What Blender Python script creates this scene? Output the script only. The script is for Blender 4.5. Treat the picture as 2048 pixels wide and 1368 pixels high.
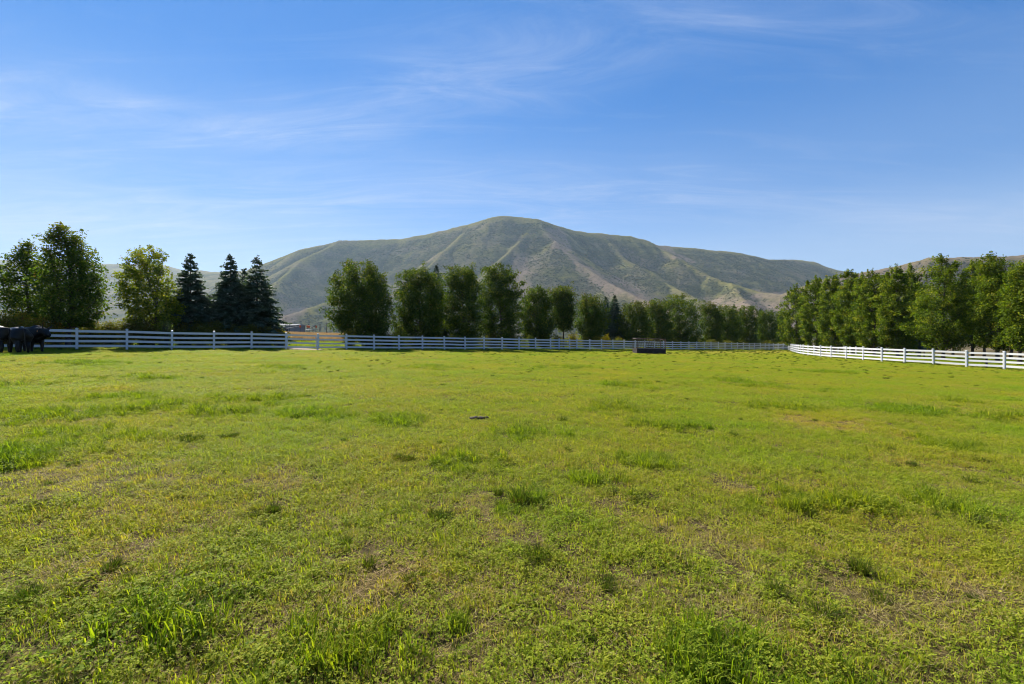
import bpy, math, random
import numpy as np
from mathutils import Vector, Matrix

for o in list(bpy.data.objects):
    bpy.data.objects.remove(o)
SC = bpy.context.scene
COL = SC.collection
R = math.radians

# ------------------------------------------------------------------ camera, sky, sun, exposure
EYE = 1.68
F = 910.0                       # focal length in pixels of the 2048 px wide photograph (16 mm lens)
cam_d = bpy.data.cameras.new('camera')
cam_d.lens, cam_d.sensor_width = 16.0, 36.0
cam_d.clip_start, cam_d.clip_end = 0.05, 30000
cam = bpy.data.objects.new('camera', cam_d)
COL.objects.link(cam)
cam.location, cam.rotation_euler = (0, 0, EYE), (R(90), 0, 0)
SC.camera = cam

SUN_EL, SUN_AZ = 43.0, -36.0     # azimuth measured from +Y, negative to the left
SDIR = Vector((math.sin(R(SUN_AZ)) * math.cos(R(SUN_EL)), math.cos(R(SUN_AZ)) * math.cos(R(SUN_EL)), math.sin(R(SUN_EL))))
world = bpy.data.worlds.new('World')
SC.world = world
world.use_nodes = True
wt = world.node_tree
wt.nodes.clear()


def N(t, kind, **kw):
    n = t.nodes.new(kind)
    for k, v in kw.items():
        if k == 'inp':
            for i, val in v.items():
                n.inputs[i].default_value = val
        else:
            setattr(n, k, v)
    return n


def ramp(t, stops, interp='LINEAR'):
    n = t.nodes.new('ShaderNodeValToRGB')
    cr = n.color_ramp
    cr.interpolation = interp
    while len(cr.elements) < len(stops):
        cr.elements.new(0.5)
    for e, (p, c) in zip(cr.elements, stops):
        e.position = p
        e.color = (c[0], c[1], c[2], 1) if hasattr(c, '__len__') else (c, c, c, 1)
    return n


def build_world():
    t = wt
    L = t.links.new
    sky = N(t, 'ShaderNodeTexSky', sky_type='NISHITA')
    sky.sun_disc = False
    sky.sun_elevation, sky.sun_rotation = R(SUN_EL), R(SUN_AZ)
    sky.altitude, sky.air_density, sky.dust_density, sky.ozone_density = 1800, 1.0, 0.0, 2.0
    # the photograph's tone curve holds the sky back: one gamma and one saturation for the whole sky
    gm = N(t, 'ShaderNodeGamma', inp={'Gamma': 0.50})
    L(sky.outputs[0], gm.inputs['Color'])
    hs = N(t, 'ShaderNodeHueSaturation', inp={'Saturation': 1.95, 'Value': 1.0})
    L(gm.outputs[0], hs.inputs['Color'])
    tn = N(t, 'ShaderNodeMix', data_type='RGBA', blend_type='MULTIPLY')
    tn.inputs[0].default_value = 1.0
    tn.inputs[7].default_value = (0.36, 0.64, 0.90, 1)
    L(hs.outputs[0], tn.inputs[6])
    # thin cirrus laid on a plane high above, streaked along one wind direction
    tc = N(t, 'ShaderNodeTexCoord')
    sep = N(t, 'ShaderNodeSeparateXYZ')
    L(tc.outputs['Generated'], sep.inputs[0])
    zc = N(t, 'ShaderNodeMath', operation='MAXIMUM', inp={1: 0.02})
    L(sep.outputs['Z'], zc.inputs[0])
    za = N(t, 'ShaderNodeMath', operation='ADD', inp={1: 0.10})
    L(zc.outputs[0], za.inputs[0])
    dv = N(t, 'ShaderNodeVectorMath', operation='DIVIDE')
    cmb = N(t, 'ShaderNodeCombineXYZ')
    for i in range(3):
        L(za.outputs[0], cmb.inputs[i])
    L(tc.outputs['Generated'], dv.inputs[0])
    L(cmb.outputs[0], dv.inputs[1])
    def math_(op, a_, b_=None):
        n = N(t, 'ShaderNodeMath', operation=op)
        for i, v in enumerate((a_, b_)):
            if v is None:
                continue
            if isinstance(v, (int, float)):
                n.inputs[i].default_value = v
            else:
                L(v, n.inputs[i])
        return n.outputs[0]
    s2 = N(t, 'ShaderNodeSeparateXYZ')
    L(dv.outputs[0], s2.inputs[0])
    cx, cy = s2.outputs['X'], s2.outputs['Y']
    warp = N(t, 'ShaderNodeTexNoise', inp={'Scale': 0.7, 'Detail': 2.0})
    L(dv.outputs[0], warp.inputs['Vector'])
    wv = math_('MULTIPLY', math_('SUBTRACT', warp.outputs[0], 0.5), 0.9)
    # a long bowed band of cirrus over the mountain, a thinner one above it, a veil on one side
    yc = math_('SUBTRACT', 1.80, math_('MULTIPLY', math_('ABSOLUTE', math_('ADD', cx, 0.65)), 0.36))
    t1 = math_('DIVIDE', math_('ADD', math_('SUBTRACT', cy, yc), wv), 0.20)
    band = math_('EXPONENT', math_('MULTIPLY', math_('MULTIPLY', t1, t1), -1.0))
    fade = N(t, 'ShaderNodeMapRange', interpolation_type='SMOOTHSTEP', inp={1: 0.1, 2: 1.2, 3: 1.0, 4: 0.35})
    L(cx, fade.inputs[0])
    band = math_('MULTIPLY', band, fade.outputs[0])
    t2 = math_('DIVIDE', math_('ADD', math_('SUBTRACT', cy, 2.42), wv), 0.30)
    band2 = math_('MULTIPLY', math_('EXPONENT', math_('MULTIPLY', math_('MULTIPLY', t2, t2), -1.0)), 0.8)
    vx = N(t, 'ShaderNodeMapRange', interpolation_type='SMOOTHSTEP', inp={1: 0.5, 2: -1.6, 3: 0.0, 4: 0.52})
    L(math_('ADD', cx, wv), vx.inputs[0])
    vy = N(t, 'ShaderNodeMapRange', interpolation_type='SMOOTHSTEP', inp={1: 1.15, 2: 1.9, 3: 0.0, 4: 1.0})
    L(cy, vy.inputs[0])
    veil = math_('MULTIPLY', vx.outputs[0], vy.outputs[0])
    mp = N(t, 'ShaderNodeMapping')
    mp.inputs['Rotation'].default_value = (0, 0, R(16))
    mp.inputs['Scale'].default_value = (0.55, 2.3, 0.0)
    L(dv.outputs[0], mp.inputs[0])
    n1 = N(t, 'ShaderNodeTexNoise', inp={'Scale': 2.3, 'Detail': 12.0, 'Roughness': 0.64, 'Distortion': 1.3})
    L(mp.outputs[0], n1.inputs['Vector'])
    r1 = ramp(t, [(0.34, 0.12), (0.72, 1.0)])
    L(n1.outputs[0], r1.inputs[0])
    r3 = ramp(t, [(0.52, 0.0), (0.85, 0.3)])
    L(n1.outputs[0], r3.inputs[0])
    tot = math_('ADD', math_('MAXIMUM', band, band2), veil)
    mu = math_('ADD', math_('MULTIPLY', tot, r1.outputs[0]), r3.outputs[0])
    mu2 = N(t, 'ShaderNodeMath', operation='MULTIPLY', inp={1: CLOUD_AMOUNT}, use_clamp=True)
    L(mu, mu2.inputs[0])
    # pale air towards the horizon, all the way round
    lo = ramp(t, [(0.0, 0.94), (0.14, 0.70), (0.30, 0.22), (0.50, 0.0)], 'EASE')
    L(sep.outputs['Z'], lo.inputs[0])
    hz = N(t, 'ShaderNodeMix', data_type='RGBA')
    hz.inputs[7].default_value = CLOUD_COLOR
    L(lo.outputs[0], hz.inputs[0])
    L(tn.outputs[2], hz.inputs[6])
    mix = N(t, 'ShaderNodeMix', data_type='RGBA')
    mix.inputs[7].default_value = (1.62, 1.88, 2.45, 1)
    L(mu2.outputs[0], mix.inputs[0])
    L(hz.outputs[2], mix.inputs[6])
    bg = N(t, 'ShaderNodeBackground', inp={'Strength': SKY_STRENGTH})
    L(mix.outputs[2], bg.inputs['Color'])
    out = N(t, 'ShaderNodeOutputWorld')
    L(bg.outputs[0], out.inputs['Surface'])


SKY_STRENGTH = 0.145
CLOUD_SHIFT = (0.0, 0.0)
CLOUD_AMOUNT = 0.42
CLOUD_COLOR = (1.34, 1.74, 2.34, 1)
build_world()

sun_d = bpy.data.lights.new('sun', 'SUN')
sun_d.energy, sun_d.angle, sun_d.color = 5.0, R(0.53), (1.0, 0.945, 0.86)
sun = bpy.data.objects.new('sun', sun_d)
COL.objects.link(sun)
sun.rotation_euler = SDIR.to_track_quat('Z', 'Y').to_euler()
sun.location = (0, 0, 50)

vs = SC.view_settings
vs.view_transform, vs.look, vs.gamma, vs.use_curve_mapping = 'Standard', 'None', 1.0, False
vs.exposure = 1.3
SC.cycles.max_bounces = 8
SC.cycles.diffuse_bounces = 3
SC.cycles.transmission_bounces = 4
SC.cycles.volume_bounces = 0
SC.cycles.use_denoising = True
SC.cycles.filter_width = 1.05
SC.cycles.sample_clamp_indirect = 6.0


# ------------------------------------------------------------------ helpers
def vnoise(x, y, seed=0):
    x, y = np.asarray(x, float), np.asarray(y, float)
    xi, yi = np.floor(x).astype(np.int64), np.floor(y).astype(np.int64)
    fx, fy = x - xi, y - yi
    fx, fy = fx * fx * (3 - 2 * fx), fy * fy * (3 - 2 * fy)

    def h(a, b):
        v = (a * 374761393 + b * 668265263 + seed * 1442695041) & 0xFFFFFFFF
        v = ((v ^ (v >> 13)) * 1274126177) & 0xFFFFFFFF
        v = (v ^ (v >> 16)) & 0xFFFFFFFF
        return v / 4294967295.0
    a, b, c, d = h(xi, yi), h(xi + 1, yi), h(xi, yi + 1), h(xi + 1, yi + 1)
    return (a * (1 - fx) + b * fx) * (1 - fy) + (c * (1 - fx) + d * fx) * fy


def fbm(x, y, seed=0, octv=4):
    s, a, tot = 0, 1.0, 0.0
    for i in range(octv):
        s = s + a * (vnoise(np.asarray(x) * 2 ** i + 17.3 * i, np.asarray(y) * 2 ** i - 9.1 * i, seed + i) - 0.5)
        tot += a
        a *= 0.5
    return s / tot * 2


GA, GB = -0.0261, 0.0153


def ground(x, y):
    """Height of the ground: the pasture tilts down to the right and up towards the hills."""
    x, y = np.asarray(x, float), np.asarray(y, float)
    z = GA * 260 * np.tanh(x / 260) + GB * 260 * np.tanh(y / 260)
    r = np.hypot(x, y)
    k = np.clip(1.6 - r / 90, 0, 1)
    z = z + k * (0.045 * fbm(x / 3.1, y / 3.1, 5, 3) + 0.034 * fbm(x / 1.0, y / 1.0, 9, 2))
    return z


def gz(x, y):
    return float(ground(x, y))


def pix(px, py):
    """Where the line of sight through a photograph pixel meets the tilted pasture."""
    tx, dn = (px - 1024) / F, (py - 684) / F
    y = EYE / (dn + GA * tx + GB)
    return tx * y, y


FP, FD, FN = np.array((-27.8, 29.1)), np.array((0.781, 0.6245)), np.array((-0.6245, 0.781))


def behind(px, q):
    """Point seen at pixel column px that stands q metres behind the line of the back fence."""
    k = (px - 1024) / F
    t = (k * (FP[1] + FN[1] * q) - (FP[0] + FN[0] * q)) / (FD[0] - k * FD[1])
    p = FP + FD * t + FN * q
    return float(p[0]), float(p[1])


def mesh_from(name, V, faces, mat=None, attrs=None, smooth=False):
    """Fast mesh from arrays; faces (n,3) or (n,4); attrs = {name: per-face floats}."""
    V = np.asarray(V, np.float32)
    faces = np.asarray(faces, np.int32)
    me = bpy.data.meshes.new(name)
    nf, k = faces.shape
    me.vertices.add(len(V))
    me.vertices.foreach_set('co', V.ravel())
    me.loops.add(nf * k)
    me.loops.foreach_set('vertex_index', faces.ravel())
    me.polygons.add(nf)
    me.polygons.foreach_set('loop_start', np.arange(0, nf * k, k, dtype=np.int32))
    if smooth:
        me.polygons.foreach_set('use_smooth', np.ones(nf, bool))
    for an, av in (attrs or {}).items():
        dom = 'FACE' if len(av) == nf else 'POINT'
        a = me.attributes.new(an, 'FLOAT', dom)
        a.data.foreach_set('value', np.asarray(av, np.float32))
    me.update(calc_edges=True)
    if mat:
        me.materials.append(mat)
    return me


def obj(name, me, parent=None, loc=(0, 0, 0), rot=None, kind=None, label=None, cat=None, group=None):
    o = bpy.data.objects.new(name, me)
    COL.objects.link(o)
    o.parent = parent
    o.location = loc
    if rot is not None:
        o.rotation_euler = rot
    tag(o, label, cat, group, kind)
    return o


def tag(o, label=None, cat=None, group=None, kind=None):
    for k, v in (('label', label), ('category', cat), ('group', group), ('kind', kind)):
        if v:
            o[k] = v
    return o


def thing(name, loc, label, cat, group=None, rz=0):
    return obj(name, None, None, loc, (0, 0, rz), None, label, cat, group)


class MB:
    """Collects boxes, tubes and loose polygons into one mesh."""

    def __init__(s):
        s.v, s.f = [], []

    def add(s, verts, faces):
        b = len(s.v)
        s.v += [tuple(v) for v in verts]
        s.f += [tuple(i + b for i in f) for f in faces]
        return s

    def box(s, c, size, rot=None, bevel=0.0):
        x, y, z = [d / 2 for d in size]
        vs_ = [Vector((sx * x, sy * y, sz * z)) for sz in (-1, 1) for sy in (-1, 1) for sx in (-1, 1)]
        if rot is not None:
            vs_ = [rot @ v for v in vs_]
        vs_ = [v + Vector(c) for v in vs_]
        return s.add(vs_, [(0, 2, 3, 1), (4, 5, 7, 6), (0, 1, 5, 4), (2, 6, 7, 3), (0, 4, 6, 2), (1, 3, 7, 5)])

    def tube(s, pts, radii, n=8, cap=True):
        pts = [Vector(p) for p in pts]
        rings = []
        for i, p in enumerate(pts):
            d = (pts[min(i + 1, len(pts) - 1)] - pts[max(i - 1, 0)]).normalized()
            a = d.orthogonal().normalized() if abs(d.z) > 0.9 else d.cross(Vector((0, 0, 1))).normalized()
            if i and abs(d.z) > 0.9:
                a = (rings[-1][1] - d * rings[-1][1].dot(d)).normalized()
            b = d.cross(a)
            rings.append((p, a, b, radii[i] if hasattr(radii, '__len__') else radii))
        vs_ = [p + (a * math.cos(2 * math.pi * k / n) + b * math.sin(2 * math.pi * k / n)) * r for p, a, b, r in rings for k in range(n)]
        fs = [(i * n + k, i * n + (k + 1) % n, (i + 1) * n + (k + 1) % n, (i + 1) * n + k) for i in range(len(pts) - 1) for k in range(n)]
        if cap:
            fs += [tuple(range(n - 1, -1, -1)), tuple(range((len(pts) - 1) * n, len(pts) * n))]
        return s.add(vs_, fs)

    def mesh(s, name, mat, smooth=False, bevel=0.0):
        me = bpy.data.meshes.new(name)
        me.from_pydata(s.v, [], s.f)
        if bevel:
            import bmesh
            bm = bmesh.new()
            bm.from_mesh(me)
            bmesh.ops.bevel(bm, geom=bm.edges[:], offset=bevel, segments=1, affect='EDGES', profile=0.5)
            bm.to_mesh(me)
            bm.free()
        if smooth:
            me.polygons.foreach_set('use_smooth', np.ones(len(me.polygons), bool))
        me.materials.append(mat)
        me.update()
        return me


# ------------------------------------------------------------------ materials
def new_mat(name):
    m = bpy.data.materials.new(name)
    m.use_nodes = True
    t = m.node_tree
    t.nodes.clear()
    return m, t, t.links.new


def finish(t, shader):
    out = t.nodes.new('ShaderNodeOutputMaterial')
    t.links.new(shader, out.inputs['Surface'])


def plain_mat(name, col, rough=0.6, spec=0.4, var=0.12, scale=6.0, bump=0.0, metallic=0.0, col2=None):
    m, t, L = new_mat(name)
    tc = N(t, 'ShaderNodeTexCoord')
    nz = N(t, 'ShaderNodeTexNoise', inp={'Scale': scale, 'Detail': 5.0, 'Roughness': 0.6})
    L(tc.outputs['Object'], nz.inputs['Vector'])
    c2 = col2 or tuple(max(0, c * (1 - 2.2 * var)) for c in col)
    rp = ramp(t, [(0.32, c2), (0.62, col)])
    L(nz.outputs[0], rp.inputs[0])
    b = N(t, 'ShaderNodeBsdfPrincipled', inp={'Roughness': rough, 'Specular IOR Level': spec, 'Metallic': metallic})
    L(rp.outputs[0], b.inputs['Base Color'])
    if bump:
        bp = N(t, 'ShaderNodeBump', inp={'Strength': bump, 'Distance': 0.02})
        L(nz.outputs[0], bp.inputs['Height'])
        L(bp.outputs[0], b.inputs['Normal'])
    finish(t, b.outputs[0])
    return m


def leaf_mat(name, stops, autumn=(0.17, 0.085, 0.028), trans=0.42, trans_gain=(1.6, 1.65, 0.55), rough=0.65, spec=0.06):
    m, t, L = new_mat(name)
    at = N(t, 'ShaderNodeAttribute', attribute_name='tint')
    rp = ramp(t, stops)
    L(at.outputs['Fac'], rp.inputs[0])
    au = N(t, 'ShaderNodeAttribute', attribute_name='autumn')
    mx = N(t, 'ShaderNodeMix', data_type='RGBA')
    mx.inputs[7].default_value = (*autumn, 1)
    L(au.outputs['Fac'], mx.inputs[0])
    L(rp.outputs[0], mx.inputs[6])
    b = N(t, 'ShaderNodeBsdfPrincipled', inp={'Roughness': rough, 'Specular IOR Level': spec})
    L(mx.outputs[2], b.inputs['Base Color'])
    g = N(t, 'ShaderNodeMix', data_type='RGBA', blend_type='MULTIPLY')
    g.inputs[0].default_value = 1.0
    g.inputs[7].default_value = (*trans_gain, 1)
    L(mx.outputs[2], g.inputs[6])
    tr = N(t, 'ShaderNodeBsdfTranslucent')
    L(g.outputs[2], tr.inputs['Color'])
    ms = N(t, 'ShaderNodeMixShader', inp={0: trans})
    L(b.outputs[0], ms.inputs[1])
    L(tr.outputs[0], ms.inputs[2])
    finish(t, ms.outputs[0])
    return m


M = {}
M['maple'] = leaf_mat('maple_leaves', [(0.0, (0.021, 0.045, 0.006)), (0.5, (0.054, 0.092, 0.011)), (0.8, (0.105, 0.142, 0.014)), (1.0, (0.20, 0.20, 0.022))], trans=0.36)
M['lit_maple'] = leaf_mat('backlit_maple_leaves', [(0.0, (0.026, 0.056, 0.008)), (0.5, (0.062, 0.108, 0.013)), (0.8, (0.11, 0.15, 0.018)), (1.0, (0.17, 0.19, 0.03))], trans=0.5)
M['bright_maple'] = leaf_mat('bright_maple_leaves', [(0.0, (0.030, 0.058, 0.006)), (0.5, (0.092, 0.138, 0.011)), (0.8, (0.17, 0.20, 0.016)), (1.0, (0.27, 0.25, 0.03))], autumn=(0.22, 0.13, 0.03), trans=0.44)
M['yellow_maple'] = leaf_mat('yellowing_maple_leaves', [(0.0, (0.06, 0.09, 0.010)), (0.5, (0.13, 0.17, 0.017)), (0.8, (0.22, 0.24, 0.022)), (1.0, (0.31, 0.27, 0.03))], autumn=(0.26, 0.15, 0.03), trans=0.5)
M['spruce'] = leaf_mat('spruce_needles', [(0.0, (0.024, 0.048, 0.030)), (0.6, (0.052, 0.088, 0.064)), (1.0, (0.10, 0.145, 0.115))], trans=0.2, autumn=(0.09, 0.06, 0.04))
M['blue_spruce'] = leaf_mat('blue_spruce_needles', [(0.0, (0.05, 0.075, 0.075)), (0.6, (0.10, 0.14, 0.14)), (1.0, (0.18, 0.23, 0.24))], trans=0.12)
M['hedge'] = leaf_mat('hedge_leaves', [(0.0, (0.045, 0.058, 0.012)), (0.5, (0.095, 0.105, 0.018)), (1.0, (0.18, 0.17, 0.028))], autumn=(0.15, 0.075, 0.022))
M['gold_hedge'] = leaf_mat('golden_hedge_leaves', [(0.0, (0.09, 0.09, 0.012)), (0.5, (0.19, 0.17, 0.018)), (1.0, (0.32, 0.27, 0.03))], autumn=(0.24, 0.11, 0.025), trans=0.58)
M['lime'] = leaf_mat('lime_green_leaves', [(0.0, (0.06, 0.09, 0.014)), (0.5, (0.12, 0.16, 0.02)), (1.0, (0.20, 0.24, 0.04))], trans=0.5)
M['pale_leaf'] = leaf_mat('pale_sapling_leaves', [(0.0, (0.05, 0.08, 0.03)), (0.5, (0.10, 0.14, 0.05)), (1.0, (0.2, 0.25, 0.10))], trans=0.45)
M['bark'] = plain_mat('bark', (0.075, 0.058, 0.043), 0.9, 0.2, 0.25, 5.0, 0.6)
M['vinyl'] = plain_mat('white_vinyl', (0.61, 0.615, 0.61), 0.45, 0.4, 0.07, 5.0, col2=(0.56, 0.56, 0.54))
M['black_hide'] = plain_mat('black_hide', (0.007, 0.006, 0.006), 0.45, 0.18, 0.2, 9.0, 0.25)
M['old_wood'] = plain_mat('weathered_dark_wood', (0.045, 0.036, 0.03), 0.85, 0.2, 0.25, 7.0, 0.5)
M['rust'] = plain_mat('rusty_steel', (0.10, 0.055, 0.035), 0.7, 0.4, 0.3, 14.0, 0.2)
M['straw'] = plain_mat('straw', (0.35, 0.28, 0.15), 0.8, 0.2)


def grass_mat(name, stops, patch_cols, trans=0.42):
    m, t, L = new_mat(name)
    at = N(t, 'ShaderNodeAttribute', attribute_name='tint')
    rp = ramp(t, stops)
    L(at.outputs['Fac'], rp.inputs[0])
    geo = N(t, 'ShaderNodeNewGeometry')
    nz = N(t, 'ShaderNodeTexNoise', inp={'Scale': 0.35, 'Detail': 5.0, 'Roughness': 0.62})
    L(geo.outputs['Position'], nz.inputs['Vector'])
    pr = ramp(t, patch_cols)
    L(nz.outputs[0], pr.inputs[0])
    mu = N(t, 'ShaderNodeMix', data_type='RGBA', blend_type='MULTIPLY')
    mu.inputs[0].default_value = 1.0
    L(rp.outputs[0], mu.inputs[6])
    L(pr.outputs[0], mu.inputs[7])
    b = N(t, 'ShaderNodeBsdfPrincipled', inp={'Roughness': 0.6, 'Specular IOR Level': 0.05})
    L(mu.outputs[2], b.inputs['Base Color'])
    g = N(t, 'ShaderNodeMix', data_type='RGBA', blend_type='MULTIPLY')
    g.inputs[0].default_value = 1.0
    g.inputs[7].default_value = (1.7, 1.75, 0.45, 1)
    L(mu.outputs[2], g.inputs[6])
    tr = N(t, 'ShaderNodeBsdfTranslucent')
    L(g.outputs[2], tr.inputs['Color'])
    ms = N(t, 'ShaderNodeMixShader', inp={0: trans})
    L(b.outputs[0], ms.inputs[1])
    L(tr.outputs[0], ms.inputs[2])
    finish(t, ms.outputs[0])
    return m


GST = [(0.0, (0.075, 0.125, 0.010)), (0.3, (0.222, 0.258, 0.020)), (0.6, (0.33, 0.31, 0.045)), (0.8, (0.26, 0.19, 0.08)), (1.0, (0.40, 0.31, 0.18))]
PCOL = [(0.30, (1.18, 1.04, 1.0)), (0.48, (1.0, 1.0, 1.0)), (0.62, (0.88, 1.02, 0.8)), (0.75, (0.72, 1.0, 0.6))]
M['grass'] = grass_mat('pasture_grass', GST, PCOL)
M['tussock'] = grass_mat('tussock_grass', [(0.0, (0.032, 0.060, 0.008)), (0.3, (0.07, 0.10, 0.012)), (0.6, (0.11, 0.11, 0.02)), (0.8, (0.115, 0.08, 0.04)), (1.0, (0.18, 0.12, 0.07))], PCOL, trans=0.32)  # darker than the turf: shade on the tufts' near sides put into the colour
M['dry_grass'] = leaf_mat('dry_grass', [(0.0, (0.20, 0.13, 0.06)), (0.5, (0.34, 0.23, 0.11)), (1.0, (0.48, 0.36, 0.19))], trans=0.35, trans_gain=(1.2, 1.1, 0.9))


def ground_mat():
    m, t, L = new_mat('pasture_soil')
    geo = N(t, 'ShaderNodeNewGeometry')
    n1 = N(t, 'ShaderNodeTexNoise', inp={'Scale': 14.0, 'Detail': 8.0, 'Roughness': 0.7})
    n2 = N(t, 'ShaderNodeTexNoise', inp={'Scale': 0.35, 'Detail': 5.0, 'Roughness': 0.62})
    L(geo.outputs['Position'], n1.inputs['Vector'])
    L(geo.outputs['Position'], n2.inputs['Vector'])
    soil = ramp(t, [(0.35, (0.032, 0.019, 0.008)), (0.55, (0.095, 0.060, 0.027)), (0.75, (0.18, 0.125, 0.06))])
    L(n1.outputs[0], soil.inputs[0])
    gr = ramp(t, [(0.35, (0.024, 0.020, 0.006)), (0.55, (0.075, 0.062, 0.016)), (0.75, (0.15, 0.125, 0.04))])
    L(n1.outputs[0], gr.inputs[0])
    f = ramp(t, [(0.30, 0.35), (0.6, 0.85)])
    L(n2.outputs[0], f.inputs[0])
    mx = N(t, 'ShaderNodeMix', data_type='RGBA')
    L(f.outputs[0], mx.inputs[0])
    L(soil.outputs[0], mx.inputs[6])
    L(gr.outputs[0], mx.inputs[7])
    ba = N(t, 'ShaderNodeAttribute', attribute_name='bare')
    m2 = N(t, 'ShaderNodeMix', data_type='RGBA')
    m2.inputs[7].default_value = (0.13, 0.105, 0.06, 1)
    L(ba.outputs['Fac'], m2.inputs[0])
    L(mx.outputs[2], m2.inputs[6])
    b = N(t, 'ShaderNodeBsdfPrincipled', inp={'Roughness': 0.95, 'Specular IOR Level': 0.1})
    L(m2.outputs[2], b.inputs['Base Color'])
    bp = N(t, 'ShaderNodeBump', inp={'Strength': 0.7, 'Distance': 0.03})
    L(n1.outputs[0], bp.inputs['Height'])
    L(bp.outputs[0], b.inputs['Normal'])
    finish(t, b.outputs[0])
    return m


def hill_mat(name, green, green2, tan, scale=1.0):
    m, t, L = new_mat(name)
    geo = N(t, 'ShaderNodeNewGeometry')
    n1 = N(t, 'ShaderNodeTexNoise', inp={'Scale': 0.09 * scale, 'Detail': 6.0, 'Roughness': 0.7})
    n2 = N(t, 'ShaderNodeTexNoise', inp={'Scale': 0.008 * scale, 'Detail': 5.0, 'Roughness': 0.6})
    L(geo.outputs['Position'], n1.inputs['Vector'])
    L(geo.outputs['Position'], n2.inputs['Vector'])
    g = ramp(t, [(0.38, green), (0.62, green2)])
    L(n1.outputs[0], g.inputs[0])
    ta = ramp(t, [(0.35, tuple(c * 0.62 for c in tan)), (0.65, tan)])
    L(n1.outputs[0], ta.inputs[0])
    ba = N(t, 'ShaderNodeAttribute', attribute_name='bare')
    ad = N(t, 'ShaderNodeMath', operation='ADD')
    r2 = ramp(t, [(0.45, 0.0), (0.72, 0.7)])
    L(n2.outputs[0], r2.inputs[0])
    L(ba.outputs['Fac'], ad.inputs[0])
    L(r2.outputs[0], ad.inputs[1])
    ad.use_clamp = True
    mx = N(t, 'ShaderNodeMix', data_type='RGBA')
    L(ad.outputs[0], mx.inputs[0])
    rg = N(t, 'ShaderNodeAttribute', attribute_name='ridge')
    rr = ramp(t, [(0.15, (0.52, 0.60, 0.58)), (0.48, (0.92, 0.92, 0.9)), (0.85, (1.55, 1.42, 1.1))])  # grassy crests paler, scrubby gullies darker; also paints in lit ridges and shaded folds
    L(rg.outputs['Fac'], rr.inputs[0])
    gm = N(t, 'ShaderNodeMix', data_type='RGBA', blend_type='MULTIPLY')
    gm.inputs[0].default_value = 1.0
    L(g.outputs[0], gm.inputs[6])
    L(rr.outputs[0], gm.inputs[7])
    L(gm.outputs[2], mx.inputs[6])
    L(ta.outputs[0], mx.inputs[7])
    b = N(t, 'ShaderNodeBsdfPrincipled', inp={'Roughness': 1.0, 'Specular IOR Level': 0.0})
    L(mx.outputs[2], b.inputs['Base Color'])
    bp = N(t, 'ShaderNodeBump', inp={'Strength': 1.0, 'Distance': 4.0 / scale})
    L(n1.outputs[0], bp.inputs['Height'])
    L(bp.outputs[0], b.inputs['Normal'])
    finish(t, b.outputs[0])
    return m


def scrub_mat():
    m, t, L = new_mat('scrub_oak')
    oi = N(t, 'ShaderNodeObjectInfo')
    rp = ramp(t, [(0.0, (0.036, 0.047, 0.016)), (0.45, (0.058, 0.067, 0.021)), (0.75, (0.088, 0.088, 0.028)), (0.9, (0.12, 0.10, 0.05)), (0.96, (0.16, 0.13, 0.04)), (1.0, (0.13, 0.075, 0.045))])
    L(oi.outputs['Random'], rp.inputs[0])
    b = N(t, 'ShaderNodeBsdfPrincipled', inp={'Roughness': 0.9, 'Specular IOR Level': 0.1})
    L(rp.outputs[0], b.inputs['Base Color'])
    tr = N(t, 'ShaderNodeBsdfTranslucent')
    L(rp.outputs[0], tr.inputs['Color'])
    ms = N(t, 'ShaderNodeMixShader', inp={0: 0.25})
    L(b.outputs[0], ms.inputs[1])
    L(tr.outputs[0], ms.inputs[2])
    finish(t, ms.outputs[0])
    return m


# ------------------------------------------------------------------ ground sheet
def field_right(y):
    return np.interp(y, [0, 28, 35, 39, 43, 53, 60.6, 73, 87, 99.6], [38.6, 38.6, 37.9, 36.9, 36.0, 36.3, 38.8, 45.0, 52.6, 60.4])


def q_of(x, y):
    return (np.asarray(x) - FP[0]) * FN[0] + (np.asarray(y) - FP[1]) * FN[1]


FEED = (15.6, 51.9)


def bareness(x, y):
    """Trampled, thin grass round the feeder and along the far end of the back fence."""
    x, y = np.asarray(x, float), np.asarray(y, float)
    d = np.hypot((x - FEED[0]) / 5.0, (y - FEED[1]) / 3.0)
    b = np.clip(1.5 - d, 0, 1) * 0.8
    q = q_of(x, y)
    s = (x - FP[0]) * FD[0] + (y - FP[1]) * FD[1]
    strip = np.exp(-((q + 8.0) / 5.5) ** 2) * np.clip((s - 52) / 10, 0, 1)
    return np.clip(np.maximum(b, strip * 0.85) + 0.25 * fbm(x / 2, y / 2, 21, 3) * (np.maximum(b, strip) > 0.05), 0, 1)


def build_ground():
    ux = np.linspace(-7.06, 7.06, 420)
    xs = 12 * np.sinh(ux)
    uy = np.linspace(-4.2, 7.06, 360)
    ys = 12 * np.sinh(uy) + 8
    X, Y = np.meshgrid(xs, ys)
    Z = ground(X, Y)
    nx, ny = len(xs), len(ys)
    V = np.stack([X.ravel(), Y.ravel(), Z.ravel()], 1)
    i = np.arange(nx * ny).reshape(ny, nx)
    Fc = np.stack([i[:-1, :-1].ravel(), i[:-1, 1:].ravel(), i[1:, 1:].ravel(), i[1:, :-1].ravel()], 1)
    me = mesh_from('ground', V, Fc, ground_mat(), {'bare': bareness(V[:, 0], V[:, 1])}, smooth=True)
    obj('ground', me, kind='structure')


build_ground()


# ------------------------------------------------------------------ hills
def ray(px, py, d):
    """Point at depth d (metres along the view axis) seen at a pixel."""
    return np.array(((px - 1024) / F * d, d, EYE + (684 - py) / F * d))


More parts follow.
